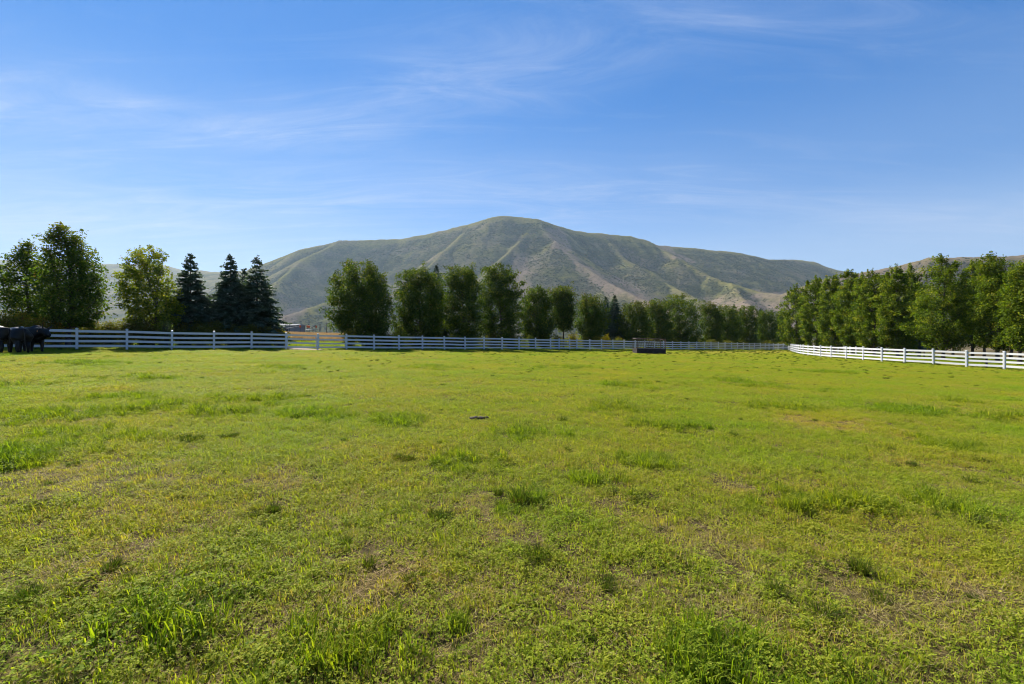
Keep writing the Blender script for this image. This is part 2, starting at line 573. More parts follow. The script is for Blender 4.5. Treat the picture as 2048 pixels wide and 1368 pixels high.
def tents(P, ridges, soft):
    """Height field of ridge lines with flanks: smooth maximum over all ridge segments."""
    x, y = P[:, 0], P[:, 1]
    acc = None
    for pts, k in ridges:
        best = np.full(len(x), -1e9)
        for a, b in zip(pts[:-1], pts[1:]):
            d = b[:2] - a[:2]
            t = np.clip(((x - a[0]) * d[0] + (y - a[1]) * d[1]) / max(d @ d, 1e-6), 0, 1)
            dist = np.hypot(x - a[0] - t * d[0], y - a[1] - t * d[1])
            h = a[2] + t * (b[2] - a[2]) - k * (np.sqrt(dist ** 2 + 7 ** 2) - 7)
            best = np.maximum(best, h)
        e = np.exp(np.clip(best / soft, -300, 300))
        acc = e if acc is None else acc + e
    return soft * np.log(np.maximum(acc, 1e-100))


def rid(k, *pts):
    return ([ray(*p) for p in pts], k)


MAIN = [
    rid(0.80, (452, 560, 2300), (500, 538, 2250), (530, 526, 2200), (600, 499, 2200), (680, 481, 2250), (740, 479, 2300), (800, 478, 2330), (860, 466, 2300), (940, 448, 2250), (985, 434, 2200), (1008, 431, 2200), (1040, 434, 2200),
        (1075, 438, 2170), (1110, 450, 2200), (1150, 461, 2230), (1200, 467, 2250), (1260, 472, 2250), (1290, 479, 2230), (1312, 489, 2200)),
    rid(0.62, (1312, 490, 2450), (1400, 497, 2500), (1470, 504, 2550), (1540, 519, 2650), (1590, 519, 2900), (1625, 523, 2900), (1660, 536, 2900), (1700, 546, 2900), (1780, 556, 2900)),
    rid(0.66, (1072, 441, 2160), (1110, 482, 1960), (1160, 527, 1760), (1220, 567, 1560), (1290, 600, 1360), (1335, 615, 1240), (1370, 640, 1120)),
    rid(0.80, (1068, 450, 2130), (1030, 492, 1930), (990, 528, 1760), (950, 567, 1590), (915, 612, 1380)),
    rid(0.70, (1308, 489, 2230), (1350, 512, 2060), (1420, 552, 1860), (1462, 567, 1760), (1515, 582, 1650), (1570, 590, 1540), (1640, 606, 1420), (1700, 622, 1350)),
    rid(0.55, (1462, 567, 1760), (1480, 592, 1560), (1500, 612, 1380), (1530, 635, 1200)),
    rid(0.74, (945, 450, 2230), (890, 500, 1980), (845, 545, 1780), (790, 590, 1560), (740, 630, 1330)),
    rid(0.72, (682, 482, 2240), (610, 515, 2050), (560, 560, 1830), (520, 600, 1600), (480, 640, 1350)),
    rid(0.50, (760, 560, 1720), (690, 592, 1500), (620, 615, 1380), (555, 638, 1260)),
    rid(0.55, (1200, 468, 2240), (1250, 520, 2020), (1330, 565, 1800), (1400, 600, 1550)),
]
SIDE = [
    rid(0.42, (1640, 560, 1500), (1745, 541, 1480), (1800, 531, 1460), (1860, 519, 1440), (1920, 514, 1420), (2000, 512, 1400), (2060, 512, 1380), (2200, 505, 1350), (2450, 500, 1300), (2800, 520, 1300)),
    rid(0.42, (1860, 519, 1440), (1830, 570, 1150), (1800, 620, 950)),
    rid(0.42, (2060, 512, 1380), (2060, 580, 1050), (2060, 630, 850)),
]
FARL = [
    rid(0.36, (-700, 500, 3200), (-400, 508, 3300), (-100, 514, 3350), (30, 520, 3400), (120, 522, 3450), (215, 528, 3500), (280, 528, 3500), (335, 531, 3500), (365, 540, 3500), (430, 557, 3500)),
    rid(0.34, (120, 522, 3450), (90, 580, 2800), (60, 620, 2300)),
    rid(0.34, (-300, 511, 3330), (-240, 580, 2700), (-200, 620, 2200)),
]
NEARL = [
    rid(0.36, (300, 560, 2900), (350, 549, 2850), (400, 544, 2800), (450, 544, 2750), (500, 541, 2700), (560, 541, 2700), (640, 560, 2700)),
    rid(0.34, (400, 544, 2800), (360, 590, 2300), (330, 625, 1900)),
]


def bare_of(px, py):
    """Bare tan ground on the hill, by landform: crests and the dry foothills."""
    b = np.zeros(len(px))
    for (ax, ay), (bx, by), w in (((1095, 470), (1160, 530), 9), ((1160, 530), (1225, 572), 12), ((1225, 572), (1330, 618), 20), ((1040, 528), (1035, 560), 24), ((1035, 560), (1075, 600), 22),
                                  ((1420, 620), (1700, 612), 24), ((1500, 588), (1640, 592), 6), ((590, 640), (560, 640), 10), ((560, 632), (610, 622), 7), ((1325, 492), (1380, 528), 4), ((1110, 462), (1140, 500), 6), ((800, 570), (790, 600), 6)):
        dx, dy = bx - ax, by - ay
        t = np.clip(((px - ax) * dx + (py - ay) * dy) / (dx * dx + dy * dy), 0, 1)
        d = np.hypot(px - ax - t * dx, py - ay - t * dy) / w
        b = np.maximum(b, np.clip(1.4 - d, 0, 1))
    return b * 0.8


def build_hill(name, ridges, pxr, dr, npx, nd, mat, soft=6, rough=(6.0, 90.0), use_bare=False):
    px = np.linspace(*pxr, npx)
    d = np.geomspace(*dr, nd)
    PX, D = np.meshgrid(px, d)
    X, Y = ((PX - 1024) / F * D).ravel(), D.ravel()
    P = np.stack([X, Y], 1)
    h = tents(P, ridges, soft)
    amp, sc = rough
    n = amp * (1 - np.abs(fbm(X / sc, Y / sc, 31, 4))) - amp + amp * 0.35 * fbm(X / (sc * 0.25), Y / (sc * 0.25), 33, 3)
    base = ground(X, Y) - 3.0
    h = h + n * np.clip((h - base) / 60, 0, 1)
    lo = h < base
    z = np.where(lo, base - np.minimum(2.0, (base - h) * 0.05), h)
    V = np.stack([X, Y, z], 1)
    i = np.arange(npx * nd).reshape(nd, npx)
    Fc = np.stack([i[:-1, :-1].ravel(), i[:-1, 1:].ravel(), i[1:, 1:].ravel(), i[1:, :-1].ravel()], 1)
    py = 684 - (z - EYE) / D.ravel() * F
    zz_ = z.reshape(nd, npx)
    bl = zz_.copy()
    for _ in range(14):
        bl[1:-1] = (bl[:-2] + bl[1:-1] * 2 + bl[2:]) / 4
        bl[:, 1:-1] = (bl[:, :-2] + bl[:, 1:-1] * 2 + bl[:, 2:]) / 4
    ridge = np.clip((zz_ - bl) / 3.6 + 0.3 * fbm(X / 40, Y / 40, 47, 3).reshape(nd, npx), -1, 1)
    b = bare_of(PX.ravel() + 22 * fbm(X / 60, Y / 60, 41, 3), py + 12 * fbm(X / 50, Y / 50, 43, 3)) if use_bare else np.zeros(len(X))
    me = mesh_from(name, V, Fc, mat, {'bare': b, 'ridge': ridge.ravel() * 0.5 + 0.5}, smooth=True)
    obj(name, me, kind='structure')
    return dict(ridge=ridge, px=px, d=d, z=z.reshape(nd, npx), bare=b.reshape(nd, npx), base=base.reshape(nd, npx))


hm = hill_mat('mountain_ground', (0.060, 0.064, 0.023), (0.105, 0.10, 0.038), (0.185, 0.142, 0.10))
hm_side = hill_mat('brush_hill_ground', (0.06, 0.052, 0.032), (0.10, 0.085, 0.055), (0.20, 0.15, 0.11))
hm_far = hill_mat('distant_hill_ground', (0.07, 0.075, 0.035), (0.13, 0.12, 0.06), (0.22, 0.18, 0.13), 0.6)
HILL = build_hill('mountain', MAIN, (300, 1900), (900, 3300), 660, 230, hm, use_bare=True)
SIDEH = build_hill('brush_covered_hill', SIDE, (1560, 2900), (720, 1900), 330, 110, hm_side, soft=10, rough=(4.0, 80.0))
build_hill('distant_hills', FARL, (-900, 560), (1900, 4600), 360, 120, hm_far, soft=25, rough=(12.0, 260.0))
build_hill('low_valley_hill', NEARL, (-250, 760), (1600, 3600), 240, 90, hm_far, soft=18, rough=(8.0, 160.0))


# ------------------------------------------------------------------ scattering of uncountable cover
def variant_collection(name, meshes):
    c = bpy.data.collections.new(name)
    for i, me in enumerate(meshes):
        o = bpy.data.objects.new('%s_%02d' % (name, i), me)
        c.objects.link(o)
    return c


def scatter(name, pts, rot, scale, idx, coll, kind='stuff', label=None, cat=None, zs=1.0):
    scale = np.asarray(scale, float)
    zs = np.broadcast_to(np.asarray(zs, float), scale.shape)
    me = bpy.data.meshes.new(name)
    n = len(pts)
    me.vertices.add(n)
    me.vertices.foreach_set('co', np.asarray(pts, np.float32).ravel())
    for an, ty, dat, key in (('rot', 'FLOAT_VECTOR', rot, 'vector'), ('scl', 'FLOAT_VECTOR', np.stack([scale, scale, scale * zs], 1), 'vector'), ('idx', 'INT', idx, 'value')):
        a = me.attributes.new(an, ty, 'POINT')
        a.data.foreach_set(key, np.ascontiguousarray(dat, np.int32 if ty == 'INT' else np.float32).ravel())
    o = obj(name, me, kind=kind, label=label, cat=cat)
    ng = bpy.data.node_groups.new(name + '_scatter', 'GeometryNodeTree')
    ng.interface.new_socket('Geometry', in_out='INPUT', socket_type='NodeSocketGeometry')
    ng.interface.new_socket('Geometry', in_out='OUTPUT', socket_type='NodeSocketGeometry')
    gi, go = ng.nodes.new('NodeGroupInput'), ng.nodes.new('NodeGroupOutput')
    m2p = ng.nodes.new('GeometryNodeMeshToPoints')
    ip = ng.nodes.new('GeometryNodeInstanceOnPoints')
    ci = ng.nodes.new('GeometryNodeCollectionInfo')
    ci.inputs['Collection'].default_value = coll
    ci.inputs['Separate Children'].default_value = True
    ci.inputs['Reset Children'].default_value = True
    ip.inputs['Pick Instance'].default_value = True
    L = ng.links.new
    L(gi.outputs[0], m2p.inputs['Mesh'])
    L(m2p.outputs[0], ip.inputs['Points'])
    L(ci.outputs[0], ip.inputs['Instance'])
    for an, ty, sock in (('rot', 'FLOAT_VECTOR', 'Rotation'), ('scl', 'FLOAT_VECTOR', 'Scale'), ('idx', 'INT', 'Instance Index')):
        na = ng.nodes.new('GeometryNodeInputNamedAttribute')
        na.data_type = ty
        na.inputs['Name'].default_value = an
        L(na.outputs['Attribute'], ip.inputs[sock])
    L(ip.outputs[0], go.inputs[0])
    md = o.modifiers.new('scatter', 'NODES')
    md.node_group = ng
    return o


def lump(seed, mat):
    """A rough shrub: an icosphere pulled about into lobes."""
    import bmesh
    rng = np.random.default_rng(seed)
    bm = bmesh.new()
    bmesh.ops.create_icosphere(bm, subdivisions=2, radius=1.0)
    for v in bm.verts:
        p = np.array(v.co)
        k = 0.72 + 0.5 * rng.random()
        v.co = Vector((p[0] * k, p[1] * k, max(-0.15, p[2]) * k * 0.72))
    me = bpy.data.meshes.new('scrub_shrub')
    bm.to_mesh(me)
    bm.free()
    me.materials.append(mat)
    return me


def scrub_on(name, H, n, seed, size, bare_cut, pxlim, keep=0.0):
    rng = np.random.default_rng(seed)
    pxs, ds = H['px'], H['d']
    # even cover of the ground: depth density proportional to depth
    u = rng.random(n)
    d = np.sqrt(ds[0] ** 2 + u * ((ds[-1] * 0.92) ** 2 - ds[0] ** 2))
    px = rng.uniform(max(pxlim[0], pxs[0]), min(pxlim[1], pxs[-1] - 1), n)
    fi = np.clip(np.searchsorted(ds, d) - 1, 0, len(ds) - 2)
    fj = np.clip(((px - pxs[0]) / (pxs[1] - pxs[0])).astype(int), 0, len(pxs) - 2)
    td = (d - ds[fi]) / (ds[fi + 1] - ds[fi])
    tp = (px - pxs[fj]) / (pxs[1] - pxs[0])

    def bil(A):
        return (A[fi, fj] * (1 - tp) + A[fi, fj + 1] * tp) * (1 - td) + (A[fi + 1, fj] * (1 - tp) + A[fi + 1, fj + 1] * tp) * td
    z, ba, bs, rg = bil(H['z']), bil(H['bare']), bil(H['base']), bil(H['ridge'])
    x = (px - 1024) / F * d
    dens = 0.62 + 0.75 * fbm(x / 45, d / 45, seed + 3, 3) + 0.45 * fbm(x / 160, d / 160, seed + 5, 2)
    dens = dens - 0.75 * rg
    ok = (z > bs + 2.0) & (rng.random(n) < np.clip(dens, keep, 1) * np.clip(1.0 - ba * bare_cut, 0.04, 1))
    x, d, z = x[ok], d[ok], z[ok]
    m = len(x)
    scl = rng.uniform(*size, m) * rng.choice([0.7, 1.0, 1.35], m)
    rot = np.stack([np.zeros(m), np.zeros(m), rng.uniform(0, 6.28, m)], 1)
    sm = scrub_mat() if 'scrub' not in M else M['scrub']
    M['scrub'] = sm
    coll = variant_collection(name + '_shrubs', [lump(seed * 10 + i, sm) for i in range(4)])
    scatter(name, np.stack([x, d, z - 0.3], 1), rot, scl, rng.integers(0, 4, m), coll, label=None)


scrub_on('mountain_scrub', HILL, 230000, 7, (1.3, 2.8), 1.1, (380, 1800))
scrub_on('hill_scrub', SIDEH, 26000, 8, (1.4, 2.8), 0.0, (1600, 2300))


# ------------------------------------------------------------------ air
def build_haze(density, g):
    m = bpy.data.materials.new('haze_air')
    m.use_nodes = True
    t = m.node_tree
    t.nodes.clear()
    pv = N(t, 'ShaderNodeVolumePrincipled', inp={'Color': (0.60, 0.80, 1.0, 1), 'Density': density, 'Anisotropy': g})
    out = N(t, 'ShaderNodeOutputMaterial')
    t.links.new(pv.outputs[0], out.inputs['Volume'])
    lo, hi = -16.0, 720.0
    b = MB().box((0, 3100, (lo + hi) / 2), (15200, 8400, hi - lo))
    obj('haze', b.mesh('haze', m), kind='stuff')


HAZE = 0.00005
if HAZE:
    build_haze(HAZE, 0.35)


# ------------------------------------------------------------------ fences
POST_W = 0.127


def post_mesh():
    return MB().box((0, 0, 0.62), (POST_W, POST_W, 1.50)).mesh('post', M['vinyl'], bevel=0.006)


def cap_mesh():
    b = MB().box((0, 0, 1.382), (0.150, 0.150, 0.028))
    h, z0, z1 = 0.066, 1.3965, 1.432
    b.add([(-h, -h, z0), (h, -h, z0), (h, h, z0), (-h, h, z0), (0, 0, z1)], [(0, 1, 4), (1, 2, 4), (2, 3, 4), (3, 0, 4), (3, 2, 1, 0)])
    return b.mesh('cap', M['vinyl'])


RAIL = MB().box((0, 0, 0), (1.0, 0.044, 0.150)).mesh('rail', M['vinyl'])
GATE_RAIL = MB().box((0, 0, 0), (1.0, 0.040, 0.125)).mesh('gate_rail', M['vinyl'])
POST, CAP = post_mesh(), cap_mesh()
RAIL_Z = (0.255, 0.575, 0.890, 1.215)
rng_f = random.Random(4)


def put_rail(parent, org, p, q, h, me, name='rail', inset=0.05):
    """A rail from post p to post q at height h, following the ground."""
    a = Vector((p[0], p[1], gz(*p) + h + rng_f.uniform(-.012, .012)))
    b = Vector((q[0], q[1], gz(*q) + h + rng_f.uniform(-.012, .012)))
    d = b - a
    ln = d.length - 2 * inset
    o = obj(name, me, parent, (a + b) / 2 - Vector(org))
    o.rotation_euler = d.to_track_quat('X', 'Z').to_euler()
    o.scale = (ln, 1, 1)
    return o


def build_fence(label, pts, group=None, first_post=True, gaps=()):
    org = (pts[0][0], pts[0][1], gz(*pts[0]))
    f = thing('rail_fence', org, label, 'fence', group)
    for i, p in enumerate(pts):
        a, b = pts[max(i - 1, 0)], pts[min(i + 1, len(pts) - 1)]
        yaw = math.atan2(b[1] - a[1], b[0] - a[0])
        loc = Vector((p[0], p[1], gz(*p))) - Vector(org)
        po = obj('post', POST, f, loc, (rng_f.gauss(0, .012), rng_f.gauss(0, .012), yaw))
        obj('cap', CAP, po)
        if i < len(pts) - 1 and i not in gaps:
            for h in RAIL_Z:
                put_rail(f, org, p, pts[i + 1], h, RAIL)
    return f


def on_line(px):
    return behind(px, 0.0)


BACK_PX = [693, 748, 798, 845, 889, 930, 968, 1004, 1038, 1071, 1101, 1118.4, 1139, 1153.7, 1179.7, 1203, 1226, 1248, 1270, 1289.6, 1309, 1327, 1345, 1362, 1377.8, 1393.5, 1408.4, 1422, 1436.7, 1450, 1462.7, 1475, 1486.7, 1498.6, 1509, 1520.5, 1530, 1538, 1546.7, 1556, 1566, 1576]
left_n = [-8, -7, -6, -5, -4, -3, -2, -1]
left_pts = [tuple(FP + FD * 2.44 * n) for n in left_n] + [on_line(p) for p in (154, 254, 344, 428, 503, 572)]
gate_mid = on_line(635)
back_pts = [gate_mid] + [on_line(p) for p in BACK_PX]
build_fence('white four-rail vinyl fence in front of the hedge, from the black cattle to the gate', left_pts)
build_fence('long white four-rail back fence from the gate past the dark feeder to the far corner', back_pts, gaps=(0,))

# the curved fence on the other side: walk its line in steps of 2.44 m
ys = np.linspace(22, 99.2, 900)
line = np.stack([field_right(ys) if False else np.interp(ys, [0, 28, 35, 39, 43, 53, 60.6, 66, 73, 80, 87, 99.2], [38.4, 38.4, 37.9, 36.95, 36.2, 36.4, 38.9, 41.4, 45.3, 49.3, 53.2, 60.1]), ys], 1)
for _ in range(120):
    line[1:-1, 0] = 0.25 * line[:-2, 0] + 0.5 * line[1:-1, 0] + 0.25 * line[2:, 0]
s = np.concatenate([[0], np.cumsum(np.hypot(*np.diff(line, axis=0).T))])
k0 = float(np.interp(35.0, line[:, 1], s)) % 2.44
st = np.arange(k0, s[-1] - 0.8, 2.44)
right_pts = [(float(np.interp(v, s, line[:, 0])), float(np.interp(v, s, line[:, 1]))) for v in st]
build_fence('curving sunlit white four-rail fence in front of the bright green trees beside the gravel road', right_pts)
RIGHT_LINE = line

for pa, pb, lab in ((on_line(572), gate_mid, 'white rail gate leaf across the dirt track, nearer the hedge and spruces'),
                    (gate_mid, on_line(693), 'white rail gate leaf in front of the bright lawn strip, nearer the big round maple')):
    d = np.array(pb) - np.array(pa)
    ln = np.hypot(*d)
    u = d / ln
    a = tuple(np.array(pa) + u * 0.11)
    b = tuple(np.array(pb) - u * 0.11)
    org = (a[0], a[1], gz(*a))
    g = thing('rail_gate', org, lab, 'gate', 'gate leaves across the dirt track')
    for h in RAIL_Z:
        put_rail(g, org, a, b, h, GATE_RAIL, inset=0.03)
    for e in (a, b):
        obj('stile', MB().box((0, 0, 0.735), (0.06, 0.05, 1.08)).mesh('stile', M['vinyl']), g, Vector((e[0], e[1], gz(*e))) - Vector(org), (0, 0, math.atan2(u[1], u[0])))
    obj('hinge', MB().box((0, 0, 1.0), (0.07, 0.062, 0.05)).mesh('hinge', M['rust']), g, (-0.01, 0, 0))


# ------------------------------------------------------------------ foliage
def leaf_quads(C, length, width, rng, up=0.55, out=None, flat=0.0):
    """One pointed leaf (a folded quad) at every centre."""
    n = len(C)
    nrm = rng.normal(size=(n, 3))
    nrm /= np.linalg.norm(nrm, axis=1)[:, None]
    nrm[:, 2] += up
    if out is not None:
        nrm += 0.5 * out
    nrm /= np.linalg.norm(nrm, axis=1)[:, None]
    a = rng.normal(size=(n, 3))
    a -= nrm * np.sum(a * nrm, 1)[:, None]
    a /= np.linalg.norm(a, axis=1)[:, None]
    b = np.cross(nrm, a)
    L = (length * rng.uniform(0.7, 1.25, n))[:, None]
    W = (width * rng.uniform(0.7, 1.25, n))[:, None]
    fold = nrm * L * 0.10
    V = np.stack([C - a * L / 2 - fold, C + b * W / 2 - a * L * 0.08, C + a * L / 2 - fold, C - b * W / 2 - a * L * 0.08], 1).reshape(-1, 3)
    Fc = np.arange(4 * n).reshape(n, 4)
    return V, Fc


def row_env(rows, X, Y):
    """Crown outline given as (py, px left, px right) rows -> height, centre and half width in metres."""
    m = Y / F
    cs = Y / math.hypot(X, Y)
    z = np.array([EYE + (684 - r[0]) * m for r in rows])[::-1]
    px0 = 1024 + F * X / Y
    xl = np.array([(r[1] - px0) * m * cs for r in rows])[::-1]
    xr = np.array([(r[2] - px0) * m * cs for r in rows])[::-1]
    return z, (xl + xr) / 2, np.maximum((xr - xl) / 2, 0.15)


def make_tree(label, X, Y, rows, seed, mat='maple', n_leaves=7000, leaf=0.17, gain=1.35, limbs=42, rise=0.45, clump=0.52, trunk_r=0.13,
              autumn_top=0.0, name='maple_tree', cat='tree', group=None, fork=1, spread=1.0, depth=1.0, tip_bias=0.0, fill=3.2, shoots=0, low=0.0):
    rng = np.random.default_rng(seed)
    n_leaves = int(n_leaves * gain)
    leaf *= 1.08
    gz0 = gz(X, Y)
    z, c, w = row_env(rows, X, Y)
    z = z - gz0
    w = np.maximum(w - 0.38 * clump, 0.2)
    z[-1] -= 0.5 * clump
    z[0] -= low
    zb, zt = z[0], z[-1]
    D = np.array((X, Y, 0.0)) / math.hypot(X, Y)
    Lx = np.array((D[1], -D[0], 0.0))
    t = thing(name, (X, Y, gz0), label, cat, group)
    # limbs: tips spread evenly over the crown's outline
    zz = np.linspace(zb, zt, 200)
    ww = np.interp(zz, z, w) + 0.25
    cdf = np.cumsum(ww)
    cdf /= cdf[-1]
    tb = MB()
    wob = rng.normal(size=2) * 0.10
    top = zt * 0.86

    def axis(h):
        k = h / max(zt, 0.1)
        return Lx * (np.interp(max(h, zb), z, c) * np.clip((h - zb * 0.6) / (zt - zb), 0, 1) + wob[0] * math.sin(4 * k)) + D * (wob[1] * math.sin(5 * k)) + np.array((0, 0, h))
    hs = np.linspace(-0.15, top, 9)
    tb.tube([axis(h) for h in hs], [trunk_r * (1.35 if i == 0 else 1) * (1 - 0.86 * i / 8) + 0.012 for i in range(9)], 8)
    for f in range(fork - 1):
        an = rng.uniform(-1, 1) * 0.9
        e = axis(zt * 0.8) + Lx * an * np.interp(zt * .8, z, w)
        m_ = axis(zt * 0.4) + Lx * an * 0.6
        tb.tube([axis(0.15), m_ * 0.55 + axis(0.6) * 0.45, m_, e], [trunk_r * .8, trunk_r * .7, trunk_r * .5, 0.02], 7)
    cen, rad, dirs, hgt = [], [], [], []
    for i in range(limbs):
        u = (i + rng.random()) / limbs
        h = float(np.interp(u ** (1 / (1 + tip_bias)), cdf, zz))
        az = i * 2.39996 + rng.normal() * 0.3
        wl = float(np.interp(h, z, w)) * spread
        k = rng.uniform(0.80, 1.0)
        tip = axis(h)
        tip[:2] = (Lx * (np.interp(h, z, c) + wl * k * math.cos(az)) + D * (wl * depth * k * math.sin(az)))[:2]
        h0 = max(zb * 0.75 + 0.05, h - rise * (wl * 1.5 + 0.5) * rng.uniform(0.8, 1.3))
        a = axis(min(h0, top))
        mid = (a + tip) / 2 + np.array((0, 0, -0.12 * wl * (1 if rise > .3 else -1)))
        P = [a * (1 - s_) ** 2 + 2 * mid * s_ * (1 - s_) + tip * s_ ** 2 for s_ in (0, 0.33, 0.66, 1.0)]
        tb.tube(P, [trunk_r * 0.26, trunk_r * 0.17, trunk_r * 0.09, 0.006], 5, cap=False)
        for s_ in (0.5, 0.66, 0.82, 0.95, 1.03):
            p = a * (1 - s_) ** 2 + 2 * mid * s_ * (1 - s_) + tip * s_ ** 2
            r_ = clump * (1.25 - 0.55 * s_) * rng.uniform(0.75, 1.25)
            p = p + rng.normal(size=3) * 0.16 * clump * 2
            p[2] = max(p[2], zb * 0.9 + 0.1)
            cen.append(p)
            rad.append(r_)
            v = p - axis(max(p[2] - 0.6, 0))
            dirs.append(v / (np.linalg.norm(v) + 1e-6))
            hgt.append((p[2] - zb) / (zt - zb))
    for i in range(shoots):
        u = rng.uniform(-0.75, 0.75)
        lo_, hi_ = zb + (zt - zb) * 0.55, zt
        hh = np.linspace(lo_, hi_, 30)
        inside = np.abs(u) * np.interp(zt * 0.7, z, w) < np.interp(hh, z, w)
        h = float(hh[inside].max()) if inside.any() else lo_
        b_ = axis(h)
        b_[:2] = (Lx * (np.interp(h, z, c) + u * np.interp(zt * 0.7, z, w)) + D * rng.normal() * 0.4)[:2]
        ln_ = rng.uniform(0.35, 0.85)
        lean_ = Lx * u * 0.25
        tb.tube([b_ - np.array((0, 0, 0.8)) - lean_ * .8, b_ + np.array((0, 0, ln_)) + lean_ * ln_], [0.02, 0.004], 4, cap=False)
        for s_ in np.linspace(-0.5, 1.0, 6):
            cen.append(b_ + lean_ * s_ * ln_ + np.array((0, 0, s_ * ln_)))
            rad.append(0.30 - 0.13 * max(s_, 0))
            dirs.append(np.array((0, 0, 0.5)))
            hgt.append((h - zb) / (zt - zb))
    for i in range(int(limbs * fill)):
        h = float(np.interp(rng.random(), cdf, zz))
        az, wl, k = rng.uniform(0, 6.283), float(np.interp(h, z, w)), rng.random() ** 0.42 * 0.93
        p = axis(h)
        p[:2] = (Lx * (np.interp(h, z, c) + wl * k * math.cos(az)) + D * (wl * depth * k * math.sin(az)))[:2]
        cen.append(p)
        rad.append(clump * rng.uniform(0.8, 1.25) * (1.0 if h < zt - 0.6 else 0.7))
        v = p - axis(max(h - 0.8, 0))
        dirs.append(v / (np.linalg.norm(v) + 1e-6))
        hgt.append((h - zb) / (zt - zb))
    cen, rad, dirs, hgt = map(np.array, (cen, rad, dirs, hgt))
    k = rng.choice(len(cen), n_leaves, p=rad ** 2 / np.sum(rad ** 2))
    off = rng.normal(size=(n_leaves, 3))
    off /= np.linalg.norm(off, axis=1)[:, None]
    off *= (rng.random(n_leaves) ** 0.45)[:, None] * rad[k][:, None]
    off[:, 2] *= 0.8
    C = cen[k] + off
    V, Fc = leaf_quads(C, leaf, leaf * 0.72, rng, 0.6, dirs[k])
    ct = rng.normal(size=len(cen)) * 0.15
    tint = np.clip(0.42 + ct[k] + rng.normal(size=n_leaves) * 0.2, 0, 1)
    ca = np.clip(rng.normal(size=len(cen)) * 0.25 + (hgt - 0.62) * 1.6, 0, 1)
    au = np.clip(ca[k] * autumn_top * rng.uniform(0.3, 1.2, n_leaves) + (rng.random(n_leaves) < 0.012) * 0.6, 0, 1)
    obj('trunk', tb.mesh('trunk', M['bark'], smooth=True), t)
    obj('crown', mesh_from('crown', V, Fc, M[mat], {'tint': tint, 'autumn': au}), t)
    return t


def make_spruce(label, X, Y, top_py, base_py, half_px, seed, mat='spruce', group=None, density=1.0, name='spruce_tree', skirt=0.06):
    rng = np.random.default_rng(seed)
    gz0 = gz(X, Y)
    m = Y / F
    cs = Y / math.hypot(X, Y)
    H = EYE + (684 - top_py) * m - gz0
    zb = max(0.15, EYE + (684 - base_py) * m - gz0)
    Rm = half_px * m * cs
    t = thing(name, (X, Y, gz0), label, 'tree', group)
    tb = MB().tube([(0, 0, -0.1), (0, 0, H * 0.5), (0, 0, H * 0.995)], [0.032 * H / 2 + 0.03, 0.018 * H / 2, 0.01], 8)
    C, A, Ln, Wd, ti, au = [], [], [], [], [], []
    nlev = int(H / 0.22 * density)
    for i in range(nlev):
        f = (i + 0.5 * rng.random()) / nlev
        h = zb + (H - zb) * f
        rr = Rm * 1.32 * (1 - f) ** 0.80 * (0.86 + 0.28 * rng.random()) + 0.10
        nb = max(6, int(8 + 10 * (1 - f)))
        a0 = rng.random() * 6.28
        for b in range(nb):
            an = a0 + 6.283 * b / nb + rng.normal() * 0.15
            ln = rr * rng.uniform(0.74, 1.12)
            d = np.array((math.cos(an), math.sin(an), 0.0))
            side = np.array((-d[1], d[0], 0.0))
            lift = 0.35 * f - 0.10
            hj = rng.normal() * 0.16
            nt = max(5, int(ln / 0.085))
            for j in range(nt):
                s_ = (j + 0.6) / nt
                if s_ < 0.18:
                    continue
                p = d * ln * s_ + np.array((0, 0, h + hj + ln * (lift * s_ - 0.28 * s_ * s_ + 0.16 * s_ ** 3)))
                for sg in (-1, 1):
                    tw = ln * 0.30 * (1.15 - s_) * rng.uniform(0.7, 1.2) + 0.07
                    v = d * 0.75 + side * sg * 0.9 + np.array((0, 0, rng.normal() * 0.22 - 0.12))
                    v /= np.linalg.norm(v)
                    C.append(p + v * tw * 0.5 + rng.normal(size=3) * 0.02)
                    A.append(v)
                    Ln.append(tw)
                    Wd.append(0.065 + 0.035 * rng.random())
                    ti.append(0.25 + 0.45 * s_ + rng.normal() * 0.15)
                    au.append(max(0, f - 0.8) * 2.2 * rng.random())
    # leader shoots
    for j in range(26):
        C.append(np.array((rng.normal() * 0.03, rng.normal() * 0.03, H - 0.02 * j)))
        v = rng.normal(size=3)
        v[2] = abs(v[2]) + 0.8
        A.append(v / np.linalg.norm(v))
        Ln.append(0.16 + 0.008 * j)
        Wd.append(0.05)
        ti.append(0.5)
        au.append(0.3)
    C, A, Ln, Wd = map(np.array, (C, A, Ln, Wd))
    n = len(C)
    r_ = rng.normal(size=(n, 3))
    r_[:, 2] += 0.6
    b_ = np.cross(A, r_)
    b_ /= np.linalg.norm(b_, axis=1)[:, None]
    V = np.stack([C - A * Ln[:, None] / 2, C + b_ * Wd[:, None], C + A * Ln[:, None] * 0.6, C - b_ * Wd[:, None]], 1).reshape(-1, 3)
    obj('trunk', tb.mesh('trunk', M['bark'], smooth=True), t)
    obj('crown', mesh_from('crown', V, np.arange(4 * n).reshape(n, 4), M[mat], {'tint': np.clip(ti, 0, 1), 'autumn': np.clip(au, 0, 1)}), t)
    return t


